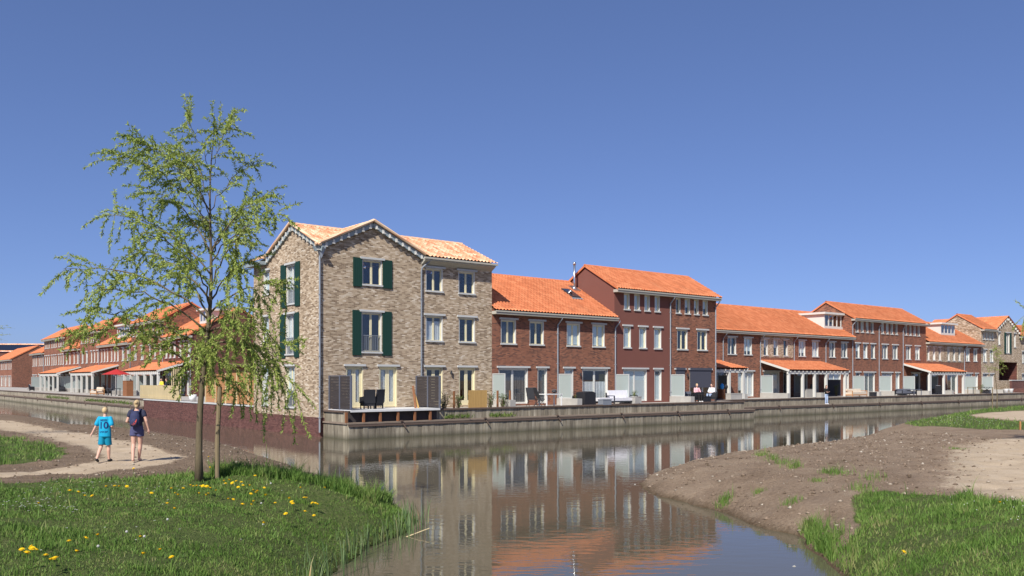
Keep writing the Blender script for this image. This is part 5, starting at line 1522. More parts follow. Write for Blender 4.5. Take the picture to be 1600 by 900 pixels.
table('dark garden table below the red parasol', W(AL - 4.6, B(178, AL - 4.6), ZT), ROTL, 1.5, 0.9, 0.74, 'dark_metal')
sofa('beige lounge sofa beside the middle left veranda', W(AL - 5.0, B(147, AL - 5), ZT), ROTL, 2.6, 'larch', 'fabric_beige', 3)
block('stack of reddish boards right of the red parasol', W(AL - 4.0, B(200, AL - 4), ZT), ROTL, 1.4, 0.6, 1.5, 'rust_post', 'board_stack', 'boards')
armchair('white cushioned armchair at the far end of the left row', W(AL - 4.5, B(50, AL - 4.5), ZT), ROTL + R(180), cushion='fabric_white')
for i, px in enumerate((73, 80, 98)):
    armchair(['dark chair below the far left veranda, far one', 'dark chair below the far left veranda, middle one', 'dark chair below the far left veranda, near one'][i], W(AL - 2.2, B(px, AL - 2.2), ZT), ROTL + R(160))
m = MB(); m.tube([(0, 0, 0), (0, 0, 0.5)], [0.2, 0.3], 12); tag(m.build('flower_pot', 'white_plastic', None, W(0.9, B(301, 0.9), ZT + 0.02), smooth=True), 'white pot beside the poles of the picket fence', 'pot')

# ================================================================== people
def remeshed(mb, name, mats, voxel, parent, smooth_it=4):
    me = mb.mesh(name, mats)
    o = link(name, me, parent)
    md = o.modifiers.new('remesh', 'REMESH'); md.mode = 'VOXEL'; md.voxel_size = voxel
    ms = o.modifiers.new('smooth', 'SMOOTH'); ms.iterations = smooth_it; ms.factor = 0.5
    dg = bpy.context.evaluated_depsgraph_get(); dg.update()
    me2 = bpy.data.meshes.new_from_object(o.evaluated_get(dg))
    o.modifiers.clear(); o.data = me2
    me2.polygons.foreach_set('use_smooth', [True] * len(me2.polygons))
    if len(me2.materials) == 0:
        me2.materials.append(M[mats])
    return o
def limb(m, pts, rads, n=10):
    m.tube(pts, rads, n)
    for p, r in zip(pts, rads):
        m.ball(p, r, r, r, 8, 6)
def torso(m, rows, n=14):
    """rows: (x, y, z, rx, ry)"""
    o = len(m.v)
    for (x, y, z, rx, ry) in rows:
        for k in range(n):
            t = 2 * math.pi * k / n; m.v.append((x + rx * math.cos(t), y + ry * math.sin(t), z))
    for i in range(len(rows) - 1):
        for k in range(n):
            k2 = (k + 1) % n; m.f.append((o + i * n + k, o + i * n + k2, o + (i + 1) * n + k2, o + (i + 1) * n + k)); m.mi.append(0)
    m.f.append(tuple(o + k for k in range(n))[::-1]); m.mi.append(0)
    e = o + (len(rows) - 1) * n; m.f.append(tuple(e + k for k in range(n))); m.mi.append(0)
def hand(m, wrist, d, palm_n, s=1.0, curl=0.35):
    """palm, four fingers and thumb; d points to the fingertips, palm_n out of the palm"""
    w = Vector(wrist); d = Vector(d).normalized(); nrm = Vector(palm_n).normalized(); sd = d.cross(nrm).normalized()
    limb(m, [w, w + d * 0.045 * s, w + d * 0.085 * s], [0.024 * s, 0.03 * s, 0.03 * s], 8)
    for i, (off, L) in enumerate(((-0.027, 0.068), (-0.009, 0.078), (0.009, 0.074), (0.027, 0.058))):
        b = w + d * 0.08 * s + sd * off * s; d2 = (d + nrm * curl).normalized(); d3 = (d + nrm * curl * 2.4).normalized()
        limb(m, [b, b + d2 * L * 0.55 * s, b + d2 * L * 0.55 * s + d3 * L * 0.45 * s], [0.0105 * s, 0.0095 * s, 0.0085 * s], 6)
    b = w + d * 0.025 * s - sd * 0.026 * s; d2 = (d * 0.7 - sd * 0.6 + nrm * 0.3).normalized()
    limb(m, [b, b + d2 * 0.035 * s, b + d2 * 0.035 * s + d * 0.03 * s], [0.013 * s, 0.0115 * s, 0.0095 * s], 6)
def head(m, c, s=1.0, face=(0, 1)):
    f = Vector((face[0], face[1], 0)).normalized(); sd = Vector((f.y, -f.x, 0))
    c = Vector(c)
    m.ball(c, 0.078 * s, 0.095 * s, 0.112 * s, 14, 10)
    m.ball(c + f * 0.025 * s - Vector((0, 0, 0.055 * s)), 0.058 * s, 0.068 * s, 0.062 * s, 10, 8)
    m.ball(c + f * 0.098 * s - Vector((0, 0, 0.02 * s)), 0.014 * s, 0.02 * s, 0.022 * s, 8, 6)       # nose
    for k in (-1, 1):
        m.ball(c + sd * k * 0.08 * s - f * 0.005 - Vector((0, 0, 0.012 * s)), 0.012 * s, 0.022 * s, 0.032 * s, 8, 6)  # ears
def person(label, loc, rz, J, s=1.0, voxel=0.011, clothes=(), hair='hair_blond', hair_fn=None, feet='skin', face=(0, 1), group=None):
    """J: joints in metres (x right, y ahead, z up) for a body of scale 1; clothes: list of (name, mat, fn(mb))"""
    t = thing('person', label, 'person', loc, rz, group)
    t.scale = (s, s, s)
    b = MB()
    torso(b, J['torso'])
    limb(b, [J['chest'], J['neck'], J['headb']], [0.07, 0.052, 0.05])
    head(b, J['head'], 1.0, face)
    for k in 'LR':
        limb(b, [J['sh' + k], J['el' + k], J['wr' + k]], [0.050, 0.040, 0.026])
        wv = Vector(J['wr' + k]) - Vector(J['el' + k]); hand(b, J['wr' + k], J.get('hd' + k, wv), J.get('pn' + k, (0, 1, 0)))
        hp, kn, an = [Vector(J[q + k]) for q in ('hp', 'kn', 'an')]
        cf = kn.lerp(an, 0.3) + (kn - an).normalized().cross(Vector((1, 0, 0))) * 0.0 + Vector((0, -0.015, 0))
        limb(b, [hp, hp.lerp(kn, 0.45), kn, cf, an], [0.090, 0.078, 0.055, 0.058, 0.036])
        to = Vector(J['to' + k]); limb(b, [an + Vector((0, -0.02, -0.035)), an.lerp(to, 0.5) + Vector((0, 0, -0.015)), to], [0.036, 0.036, 0.030])
    body = remeshed(b, 'body', 'skin', voxel, t)
    for nm, mt, fn in clothes:
        c = MB(); fn(c); remeshed(c, nm, mt, voxel, t, 3)
    h = MB(); (hair_fn or (lambda m: (m.ball(Vector(J['head']) + Vector((0, -0.018, 0.022)), 0.086, 0.10, 0.108, 14, 10))))(h)
    remeshed(h, 'hair', hair, voxel, t, 2)
    return t, body
TORSO = [(0, 0, 0.86, 0.14, 0.10), (0, 0, 0.95, 0.165, 0.115), (0, 0, 1.08, 0.135, 0.095), (0, 0.005, 1.22, 0.155, 0.105), (0, 0, 1.36, 0.165, 0.105), (0, 0, 1.43, 0.11, 0.075)]
# woman walking away with a rucksack
J = dict(torso=TORSO, chest=(0, 0, 1.38), neck=(0, 0.0, 1.47), headb=(0, 0.015, 1.53), head=(0, 0.025, 1.60),
         shL=(-0.17, 0, 1.385), elL=(-0.26, -0.03, 1.12), wrL=(-0.18, 0.19, 1.05), shR=(0.17, 0, 1.385), elR=(0.265, -0.05, 1.13), wrR=(0.31, 0.0, 0.90),
         hpL=(-0.085, 0, 0.88), knL=(-0.085, -0.02, 0.48), anL=(-0.05, -0.20, 0.09), toL=(-0.055, -0.08, 0.03), hpR=(0.085, 0, 0.88), knR=(0.075, 0.06, 0.47), anR=(0.03, 0.10, 0.075), toR=(0.035, 0.25, 0.03), pnR=(-1, 0.3, 0), pnL=(0, 0, 1))
def w_top(m):
    torso(m, [(0, 0, 0.97, 0.165, 0.12), (0, 0, 1.08, 0.152, 0.112), (0, 0.005, 1.22, 0.172, 0.122), (0, 0, 1.36, 0.178, 0.118), (0, 0, 1.425, 0.12, 0.085)])
    for k, sx in (('L', -1), ('R', 1)):
        a = Vector(J['sh' + k]); e = Vector(J['el' + k]); limb(m, [a, a.lerp(e, 0.38)], [0.066, 0.068])
def w_shorts(m):
    torso(m, [(0, 0, 0.80, 0.17, 0.12), (0, 0, 0.88, 0.178, 0.13), (0, 0, 0.97, 0.172, 0.125), (0, 0, 1.02, 0.155, 0.115)])
    for k in 'LR':
        a = Vector(J['hp' + k]); e = Vector(J['kn' + k]); m.tube([a, a.lerp(e, 0.42)], [0.105, 0.108], 12)
def bun(m):
    c = Vector(J['head']); m.ball(c + Vector((0, -0.02, 0.024)), 0.088, 0.10, 0.108, 14, 10); m.ball(c + Vector((0, -0.10, 0.05)), 0.045, 0.045, 0.045); m.ball(c + Vector((0, -0.07, -0.05)), 0.055, 0.05, 0.06)
pw_ = on_ground(214, 721)
wm2, _b = person('woman with dark rucksack and shorts walking away on the sandy path', pw_ + Vector((0, 0, 0.004)), R(8), J, 0.99, 0.011, [('top', 'top_navy', w_top), ('shorts', 'shorts_indigo', w_shorts)], 'hair_blond', bun)
bp = thing('rucksack', 'navy rucksack with a red curved stripe on the back of the walking woman', 'rucksack', pw_ + Vector((0, 0, 0.004)), R(8))
bp.scale = (0.99,) * 3
m = MB(); torso(m, [(0, -0.20, 0.985, 0.10, 0.055), (0, -0.215, 1.03, 0.135, 0.095), (0, -0.215, 1.18, 0.145, 0.10), (0, -0.205, 1.30, 0.13, 0.085), (0, -0.185, 1.40, 0.085, 0.05), (0, -0.18, 1.42, 0.04, 0.03)]); m.ball((0, -0.30, 1.10), 0.10, 0.045, 0.10)
rb = remeshed(m, 'bag', 'pack_navy', 0.011, bp)
for sx in (-1, 1):
    m = MB(); m.tube([(sx * 0.08, -0.15, 1.36), (sx * 0.10, -0.08, 1.45), (sx * 0.11, 0.06, 1.45), (sx * 0.12, 0.14, 1.30), (sx * 0.14, 0.08, 1.10)], 0.022, 8); m.build('strap', 'pack_navy', bp, smooth=True)
dg = bpy.context.evaluated_depsgraph_get()
def decal(target_o, tri_pts, faces, name, mat, parent, off=0.004):
    """flat shape (x, z) laid onto the back (-y side) of a mesh"""
    bv = BVHTree.FromPolygons([v.co[:] for v in target_o.data.vertices], [p.vertices[:] for p in target_o.data.polygons])
    vs = []
    for x, z in tri_pts:
        h_ = bv.ray_cast(Vector((x, -2, z)), Vector((0, 1, 0)))
        y = h_[0].y if h_[0] is not None else -0.1
        vs.append((x, y - off, z))
    m = MB(); m.add(vs, faces); return m.build(name, mat, parent)
def strip(pts, ws):
    P = []; Fc = []
    for (x, z), w in zip(pts, ws):
        P += [(x - w, z + w * 0.6), (x + w, z - w * 0.6)]
    for i in range(len(pts) - 1):
        Fc.append((2 * i, 2 * i + 1, 2 * i + 3, 2 * i + 2))
    return P, Fc
P, Fc = strip([(-0.07, 1.035), (-0.03, 1.045), (0.02, 1.075), (0.055, 1.13), (0.075, 1.19)], [0.018, 0.025, 0.022, 0.015, 0.006])
decal(rb, P, Fc, 'stripe', 'pack_red', bp)
for x0 in (-0.06, 0.06):
    P, Fc = strip([(x0, 1.0 + 0.05), (x0 * 1.1, 1.2), (x0 * 0.9, 1.38)], [0.006] * 3); decal(rb, P, Fc, 'seam', 'shoe_black', bp)
# boy in a blue football shirt
JB = dict(torso=TORSO, chest=(0, 0, 1.38), neck=(0, 0, 1.47), headb=(0, 0.015, 1.53), head=(0, 0.02, 1.615),
          shL=(-0.17, 0, 1.385), elL=(-0.26, -0.05, 1.14), wrL=(-0.36, -0.08, 0.93), shR=(0.17, 0, 1.385), elR=(0.25, -0.10, 1.13), wrR=(0.20, 0.14, 1.06),
          hpL=(-0.085, 0, 0.88), knL=(-0.10, -0.05, 0.48), anL=(-0.13, -0.30, 0.13), toL=(-0.13, -0.22, 0.035), hpR=(0.085, 0, 0.88), knR=(0.09, 0.07, 0.47), anR=(0.09, 0.09, 0.075), toR=(0.10, 0.25, 0.03), pnL=(1, 0.3, 0), pnR=(0, 0, 1))
def b_shirt(m):
    torso(m, [(0, 0, 0.80, 0.195, 0.135), (0, 0, 0.95, 0.19, 0.135), (0, 0, 1.10, 0.18, 0.128), (0, 0.005, 1.24, 0.182, 0.128), (0, 0, 1.37, 0.182, 0.118), (0, 0, 1.44, 0.11, 0.08)])
    for k in 'LR':
        a = Vector(JB['sh' + k]); e = Vector(JB['el' + k]); limb(m, [a, a.lerp(e, 0.75)], [0.068, 0.078])
def b_shorts(m):
    torso(m, [(0, 0, 0.78, 0.17, 0.12), (0, 0, 0.90, 0.178, 0.13), (0, 0, 0.99, 0.165, 0.12)])
    for k in 'LR':
        a = Vector(JB['hp' + k]); e = Vector(JB['kn' + k]); m.tube([a, a.lerp(e, 0.85)], [0.10, 0.102], 12)
def b_shoes(m):
    for k in 'LR':
        an = Vector(JB['an' + k]); to = Vector(JB['to' + k]); limb(m, [an + Vector((0, -0.03, -0.04)), an.lerp(to, 0.5) + Vector((0, 0, -0.02)), to + Vector((0, 0.01, 0))], [0.043, 0.044, 0.038])
pb_ = on_ground(164, 721.5)
bt, _b = person('fair haired boy in a bright blue football shirt with a dark 10', pb_ + Vector((0, 0, 0.004)), R(4), JB, 0.86, 0.012, [('shirt', 'shirt_cyan', b_shirt), ('shorts', 'shorts_teal', b_shorts), ('shoes', 'shoe_black', b_shoes)], 'hair_blond')
shirt = [o for o in bt.children if o.name.startswith('shirt')][0]
def text_decal(body, size, x, z, name):
    cu = bpy.data.curves.new(name, 'FONT'); cu.body = body; cu.size = size; cu.align_x = 'CENTER'; cu.align_y = 'CENTER'; cu.offset = size * 0.018; cu.resolution_u = 3
    o = link(name, cu); me = bpy.data.meshes.new_from_object(o.evaluated_get(bpy.context.evaluated_depsgraph_get()))
    bpy.data.objects.remove(o)
    bmx = bmesh.new(); bmx.from_mesh(me); bmesh.ops.triangulate(bmx, faces=bmx.faces)
    bmesh.ops.subdivide_edges(bmx, edges=bmx.edges, cuts=1)
    pts = [(v.co.x + x, v.co.y + z) for v in bmx.verts]; bmx.verts.index_update(); fcs = [tuple(v.index for v in f.verts) for f in bmx.faces]; bmx.free()
    decal(shirt, pts, fcs, name, 'print_navy', shirt, 0.005)
text_decal('10', 0.30, 0.0, 1.155, 'number')
text_decal('MESSI', 0.085, 0.0, 1.325, 'lettering')
text_decal('UNICEF', 0.075, 0.0, 0.955, 'lettering')
# small figures on the terraces
def seated(label, loc, rz, top, legs, hair, lean=0.0):
    T2 = [(0, 0.02, 0.46, 0.16, 0.12), (0, 0.0, 0.56, 0.165, 0.12), (0, -0.02, 0.72, 0.14, 0.10), (0, -0.03, 0.88, 0.165, 0.11), (0, -0.03, 0.98, 0.12, 0.08)]
    Js = dict(torso=T2, chest=(0, -0.03, 0.95), neck=(0, -0.02, 1.05), headb=(0, 0, 1.10), head=(0, 0.01, 1.18), shL=(-0.17, -0.03, 0.95), elL=(-0.24, 0.06, 0.70), wrL=(-0.10, 0.26, 0.64), shR=(0.17, -0.03, 0.95), elR=(0.24, 0.06, 0.70), wrR=(0.10, 0.26, 0.66),
              hpL=(-0.09, 0.05, 0.50), knL=(-0.11, 0.45, 0.50), anL=(-0.10, 0.46, 0.09), toL=(-0.11, 0.60, 0.03), hpR=(0.09, 0.05, 0.50), knR=(0.11, 0.45, 0.50), anR=(0.10, 0.50, 0.09), toR=(0.11, 0.64, 0.03))
    def tp(m):
        torso(m, [(0, 0.02, 0.48, 0.17, 0.13), (0, -0.01, 0.60, 0.172, 0.128), (0, -0.02, 0.74, 0.155, 0.115), (0, -0.03, 0.88, 0.178, 0.122), (0, -0.03, 0.99, 0.12, 0.085)])
        for k in 'LR': limb(m, [Js['sh' + k], Js['el' + k], Vector(Js['el' + k]).lerp(Vector(Js['wr' + k]), 0.7)], [0.064, 0.056, 0.045])
    def lg(m):
        for k in 'LR': limb(m, [Js['hp' + k], Js['kn' + k], Js['an' + k]], [0.105, 0.075, 0.058])
    def shoes(m):
        for k in 'LR': limb(m, [Vector(Js['an' + k]) + Vector((0, -0.03, -0.04)), Js['to' + k]], [0.045, 0.042])
    return person(label, loc, rz, Js, 1.0, 0.018, [('top', top, tp), ('trousers', legs, lg), ('shoes', 'white_plastic', shoes)], hair)[0]
seated('seated person in a pink top on the terrace by the dark roller screens', wp(1089, -1.5, ZT + 0.02), ROT + R(160), 'cloth_pink', 'cloth_black', 'hair_blond')
seated('seated person in a white top on the terrace by the dark roller screens', wp(1112, -1.2, ZT + 0.02), ROT + R(100), 'cloth_white', 'jeans_light', 'hair_brown')
def standing(label, loc, rz, top, legs, hair, s=1.0, longhair=False, sleeves=0.6):
    Js = dict(torso=TORSO, chest=(0, 0, 1.38), neck=(0, 0, 1.47), headb=(0, 0.015, 1.53), head=(0, 0.025, 1.60), shL=(-0.17, 0, 1.385), elL=(-0.25, 0.0, 1.13), wrL=(-0.14, 0.22, 1.12), shR=(0.17, 0, 1.385), elR=(0.25, 0.0, 1.13), wrR=(0.14, 0.22, 1.10),
              hpL=(-0.085, 0, 0.88), knL=(-0.09, 0.03, 0.48), anL=(-0.10, 0.0, 0.08), toL=(-0.11, 0.15, 0.03), hpR=(0.085, 0, 0.88), knR=(0.09, 0.03, 0.48), anR=(0.10, 0.0, 0.08), toR=(0.11, 0.15, 0.03), pnL=(1, 0, 0), pnR=(-1, 0, 0))
    def tp(m):
        torso(m, [(0, 0, 0.90, 0.18, 0.128), (0, 0, 1.08, 0.152, 0.112), (0, 0.005, 1.22, 0.172, 0.122), (0, 0, 1.36, 0.178, 0.118), (0, 0, 1.43, 0.12, 0.085)])
        for k in 'LR': limb(m, [Js['sh' + k], Js['el' + k], Vector(Js['el' + k]).lerp(Vector(Js['wr' + k]), sleeves)], [0.064, 0.056, 0.045])
    def lg(m):
        torso(m, [(0, 0, 0.82, 0.165, 0.12), (0, 0, 0.95, 0.172, 0.122)])
        for k in 'LR': limb(m, [Js['hp' + k], Js['kn' + k], Js['an' + k]], [0.102, 0.072, 0.055])
    def shoes(m):
        for k in 'LR': limb(m, [Vector(Js['an' + k]) + Vector((0, -0.03, -0.04)), Js['to' + k]], [0.045, 0.042])
    def hf(m):
        c = Vector(Js['head']); m.ball(c + Vector((0, -0.018, 0.022)), 0.086, 0.10, 0.108, 14, 10)
        if longhair: m.ball(c + Vector((0, -0.07, -0.14)), 0.09, 0.055, 0.19)
    return person(label, loc, rz, Js, s, 0.018, [('top', top, tp), ('trousers', legs, lg), ('shoes', 'cloth_white', shoes)], hair, hf)[0]
standing('long haired person in black top and light jeans standing on the quay ledge', W(T(1290.5, QV2 + 0.2), QV2 + 0.16, ZL), ROT + R(165), 'cloth_black', 'jeans_light', 'hair_brown', 0.97, True)
standing('person in a yellow top on the left terrace behind the picket fence', W(3.2, B(252.5, 3.2), ZT), ROTL + R(200), 'cloth_yellow', 'cloth_black', 'hair_brown', 1.0)
standing('person in dark blue on the left terrace behind the picket fence', W(3.4, B(260.5, 3.4), ZT), ROTL + R(150), 'top_navy', 'top_navy', 'hair_brown', 1.0)
standing('child in blue on the left terrace close behind the picket fence', W(1.2, B(236, 1.2), ZT), ROTL + R(180), 'blue_plastic', 'top_navy', 'hair_blond', 0.66)
table('white garden table behind the picket fence', W(2.6, B(249, 2.6), ZT), ROTL, 1.4, 0.8, 0.75, 'white_plastic')

# ================================================================== vegetation
def tree(name, label, loc, targets, height_, r0, nleaf_mul=1.0, seed=1, lean=(0.1, 0.0), cat='tree', droop=1.0, leaf=(0.072, 0.0105), strands=(), twig_len=0.55):
    """trunk with leader, limbs ending at the given targets (dx, dy, z), drooping twigs with narrow leaves"""
    r_ = np.random.default_rng(seed)
    t = thing(name, label, cat, loc)
    n = 14
    tp = []
    for i in range(n + 1):
        s = i / n
        tp.append(np.array([lean[0] * s + 0.06 * math.sin(s * 9 + seed), lean[1] * s + 0.05 * math.sin(s * 7 + 2 * seed), height_ * 0.94 * s - (0.08 if i == 0 else 0)]))
    tr = [r0 * (1.25 if i == 0 else 1) * (1 - 0.93 * (i / n) ** 0.85) for i in range(n + 1)]
    mb = MB(); mb.tube(tp, tr, 9); mb.build('trunk', 'bark', t, smooth=True)
    def trunk_at(z):
        s = min(max(z / (height_ * 0.94), 0), 0.99) * n; i = int(s); f = s - i
        return tp[i] * (1 - f) + tp[i + 1] * f, tr[i] * (1 - f) + tr[i + 1] * f
    limbs = MB(); twigs = MB(); P = []; D = []
    def twig(p, d, L):
        pts = [p]; q = p.copy(); dd = d / np.linalg.norm(d); k = 6
        for i in range(k):
            dd = dd + np.array([0, 0, -0.17 * droop]) + r_.normal(size=3) * 0.10; dd /= np.linalg.norm(dd); q = q + dd * L / k; pts.append(q)
        twigs.tube(pts, [0.006 * (1 - 0.7 * i / k) for i in range(k + 1)], 3, cap=False)
        m_ = max(3, int(L / 0.0085 * nleaf_mul))
        for j in range(m_):
            s = (0.12 + 0.88 * r_.random()) * k; i = min(int(s), k - 1); f = s - i
            a = pts[i] * (1 - f) + pts[i + 1] * f
            tv_ = pts[i + 1] - pts[i]; tv_ = tv_ / np.linalg.norm(tv_)
            P.append(a); D.append(tv_ * 0.7 + r_.normal(size=3) * 0.55 + np.array([0, 0, -0.25]))
    for (dx, dy, z, z0) in targets:
        a, ra = trunk_at(z0); b = np.array([dx, dy, z]); v = b - a; L = np.linalg.norm(v)
        hv = np.array([0, 0, 1.0]) * L * 0.22
        c1_, c2_ = a + v * 0.33 + hv * 0.9, a + v * 0.72 + hv * 0.7
        K = 12; pts = []
        for i in range(K + 1):
            s = i / K
            pts.append((1 - s) ** 3 * a + 3 * (1 - s) ** 2 * s * c1_ + 3 * (1 - s) * s * s * c2_ + s ** 3 * b + r_.normal(size=3) * 0.02 * (s > 0))
        rb_ = min(ra * 0.55, 0.009 + 0.0085 * L)
        limbs.tube(pts, [rb_ * (1 - 0.85 * i / K) for i in range(K + 1)], 6)
        ntw = int(L / 0.095) + 4
        for j in range(ntw):
            s = (0.22 + 0.78 * (j + r_.random()) / ntw) * K; i = min(int(s), K - 1); f = s - i
            p = pts[i] * (1 - f) + pts[i + 1] * f
            d = (pts[i + 1] - pts[i]); d = d / np.linalg.norm(d) * 0.8 + r_.normal(size=3) * 0.65; d[2] += 0.15
            twig(p, d, twig_len * (0.5 + 0.9 * r_.random()))
    for (p0, L_) in strands:
        k_ = min(range(len(limbs.v)), key=lambda i: (limbs.v[i][0] - p0[0]) ** 2 + (limbs.v[i][1] - p0[1]) ** 2 + (limbs.v[i][2] - p0[2]) ** 2)
        for q_ in range(3):
            twig(np.array(limbs.v[k_]), np.array([r_.normal() * 0.3, r_.normal() * 0.3, -0.9]), L_ * (0.6 + 0.5 * r_.random()))
    limbs.build('limbs', 'bark', t, smooth=True)
    twigs.build('twigs', 'twig', t)
    if P:
        link('crown', leaves_mesh(np.array(P), np.array(D), leaf[0], leaf[1], 'willow_leaf', 'crown'), t)
    return t
tb = on_ground(311, 750)
PX = tb.y / F
def tg(px, py, dy, z0px):
    return ((px - 311) * PX, dy, (750 - py) * PX, (750 - z0px) * PX)
TG = [tg(205, 218, 0.3, 330), tg(196, 250, -0.4, 350), tg(150, 330, 0.5, 430), tg(112, 425, -0.3, 500), tg(120, 492, 0.4, 555), tg(135, 525, -0.6, 570), tg(168, 385, 0.9, 470), tg(218, 290, 0.8, 400), tg(238, 238, -0.7, 330), tg(265, 225, 0.5, 310),
      tg(300, 195, -0.3, 270), tg(345, 185, 0.2, 235), tg(366, 205, -0.3, 270), tg(388, 250, 0.4, 330), tg(418, 318, -0.4, 400), tg(428, 330, 0.4, 410), tg(398, 300, 0.9, 390), tg(405, 372, -0.8, 450), tg(432, 440, 0.5, 490), tg(455, 545, -0.3, 520), tg(418, 560, 0.6, 540), tg(385, 490, -0.9, 520),
      tg(250, 545, -0.8, 590), tg(222, 500, 0.7, 560), tg(272, 575, 0.5, 600), tg(395, 590, -0.5, 560), tg(355, 545, -1.2, 570), tg(300, 520, 1.2, 570), tg(190, 460, -1.0, 520), tg(260, 380, -1.2, 450), tg(350, 330, 1.1, 400), tg(330, 420, -1.3, 480), tg(275, 320, 1.2, 400), tg(310, 270, -0.9, 340), tg(360, 395, 1.4, 470), tg(235, 420, 1.3, 500), tg(452, 600, 0.1, 535), tg(365, 610, 0.5, 585)]
tree('willow_tree', 'young willow with loose drooping light green foliage on the grassy bank', tb, TG, (750 - 160) * PX, 0.076, 1.0, 3, ((335 - 311) * PX, 0.1), strands=[(((px - 311) * PX, 0.2 * ((px % 7) - 3), (750 - py) * PX), L_) for px, py, L_ in ((398, 430, 1.9), (405, 480, 1.6), (420, 450, 1.5), (432, 440, 1.2), (445, 545, 1.1), (466, 590, 1.2), (390, 520, 1.9), (398, 560, 1.3), (375, 470, 1.6), (350, 560, 1.1), (362, 600, 1.0), (415, 400, 1.4), (408, 372, 1.2), (425, 560, 1.0), (330, 520, 1.0), (118, 490, 0.7), (300, 560, 0.8))])
# hanging strands low on the right side
stb = on_ground(339, 749)
m = MB(); m.tube([(0, 0, -0.3), (0.01, 0, 0.8), (0.05, 0.02, 1.85)], [0.052, 0.048, 0.045], 9); m.tube([(0.05, 0.02, 1.85), (0.05, 0.02, 1.87)], [0.045, 0.03], 9)
tag(m.build('tree_stake', 'stake', None, stb, smooth=False), 'round wooden stake standing right of the willow trunk', 'stake')
# other trees
def gen_targets(n, H_, spread, seed, low=0.3):
    r_ = np.random.default_rng(seed); out = []
    for i in range(n):
        z0 = H_ * (low + (0.85 - low) * r_.random()); az = r_.random() * 6.283; rr = spread * (0.45 + 0.55 * r_.random()) * (1.15 - z0 / H_)
        out.append((math.cos(az) * rr, math.sin(az) * rr, min(z0 + H_ * 0.12 * (0.3 + r_.random()), H_ * 0.97), z0))
    return out
tx, ty = 18.3, 28.0
tree('willow_tree', 'willow at the right edge of the picture, mostly out of the frame', (tx, ty, hz(tx, ty)), gen_targets(30, 6.4, 3.0, 5, 0.52), 6.4, 0.08, 0.8, 9, (0.2, 0.1))
yp_ = Vector((39.0, 69.5, hz(39.0, 69.5)))
tree('young_tree', 'thin young tree in front of the far quay at the right', yp_, gen_targets(12, 5.4, 1.0, 6, 0.5), 5.4, 0.05, 0.12, 12, (-0.1, 0.0), leaf=(0.10, 0.02), twig_len=0.4)
m = MB(); m.tube([(0, 0, -0.2), (0, 0, 1.7)], 0.04, 7); m.tube([(0, 0, 1.7), (0, 0, 1.72)], [0.04, 0.02], 7); tag(m.build('tree_stake', 'stake', None, yp_ + Vector((-0.35, 0, 0))), 'thin stake left of the young tree at the far right', 'stake')
tree('bare_tree', 'nearly bare tree at the left edge of the picture with twigs against the sky', (-21.9, 34.0, hz(-21.9, 34.0)), gen_targets(16, 5.2, 3.4, 15, 0.5), 5.2, 0.07, 0.10, 15, (0.2, 0), droop=0.2, twig_len=0.8)

# ---- grass
def scatter(n, x0, x1, y0, y1, thr=0.5):
    x = rng.uniform(x0, x1, n); y = rng.uniform(y0, y1, n)
    g, s, mm = masks(x, y); h = height(x, y)
    thin = fbm(x * 1.3 + 7, y * 1.3, 55, 3)
    ok = (g > thr) & (h > 0.03) & (rng.random(n) < 0.25 + 0.75 * sstep(0.33, 0.52, thin))
    return x[ok], y[ok], h[ok]
def blades(x, y, z, hmean, wd, lean=0.9):
    n = len(x)
    tall = fbm(x * 0.8, y * 0.8, 31, 3)
    H_ = hmean * (0.45 + 0.9 * rng.random(n)) * (0.45 + 1.3 * np.clip(tall - 0.2, 0, 1))
    cl_ = fbm(x * 3.1, y * 3.1, 77, 2)
    H_ = H_ * np.where(rng.random(n) < 0.03, 2.0, 1.0) * np.where(cl_ > 0.62, 1.0 + 5.0 * (cl_ - 0.62), 1.0)
    az = rng.random(n) * 6.283; la = rng.random(n) * lean
    dx, dy = np.cos(az) * la * H_, np.sin(az) * la * H_
    sa = rng.random(n) * 6.283; sx, sy = np.cos(sa) * wd * (0.6 + 0.8 * rng.random(n)), np.sin(sa) * wd * (0.6 + 0.8 * rng.random(n))
    b = np.stack([x, y, z - 0.01], 1); s = np.stack([sx, sy, np.zeros(n)], 1)
    mid = b + np.stack([dx * 0.35, dy * 0.35, H_ * 0.6], 1); top = b + np.stack([dx, dy, H_ * 0.98], 1)
    return np.stack([b - s, b + s, mid + s * 0.7, mid - s * 0.7, top], 1).reshape(-1, 3), n
def grass_obj(name, label, parts):
    V = []; tris = []; o = 0
    for v, n in parts:
        base = o + np.arange(n)[:, None] * 5
        tris.append(np.concatenate([base + np.array([[0, 1, 2]]), base + np.array([[0, 2, 3]]), base + np.array([[3, 2, 4]])], 0)); V.append(v); o += 5 * n
    me = raw_mesh(name, np.concatenate(V), np.concatenate(tris), 'grass_blade')
    return tag(link(name, me), label, 'grass', None, 'stuff')
pl = []
for (y0, y1, dens, hm, wd) in ((5.5, 9, 1700, 0.052, 0.0045), (9, 13, 1500, 0.054, 0.0052), (13, 17, 1100, 0.056, 0.0065), (17, 21.5, 800, 0.065, 0.008)):
    x0 = -0.70 * y1 - 2.0
    xx, yy, zz = scatter(int(dens * (-1.9 - x0) * (y1 - y0)), x0, -1.9, y0, y1); pl.append(blades(xx, yy, zz, hm, wd))
xx, yy, zz = scatter(26000, -6.2, -2.8, 17.6, 21.0); pl.append(blades(xx, yy, zz, 0.24, 0.007))
xx, yy, zz = scatter(30000, -28, -13, 20, 36); pl.append(blades(xx, yy, zz, 0.10, 0.012))
grass_obj('grass', 'short green grass covering the left bank', pl)
pr = []
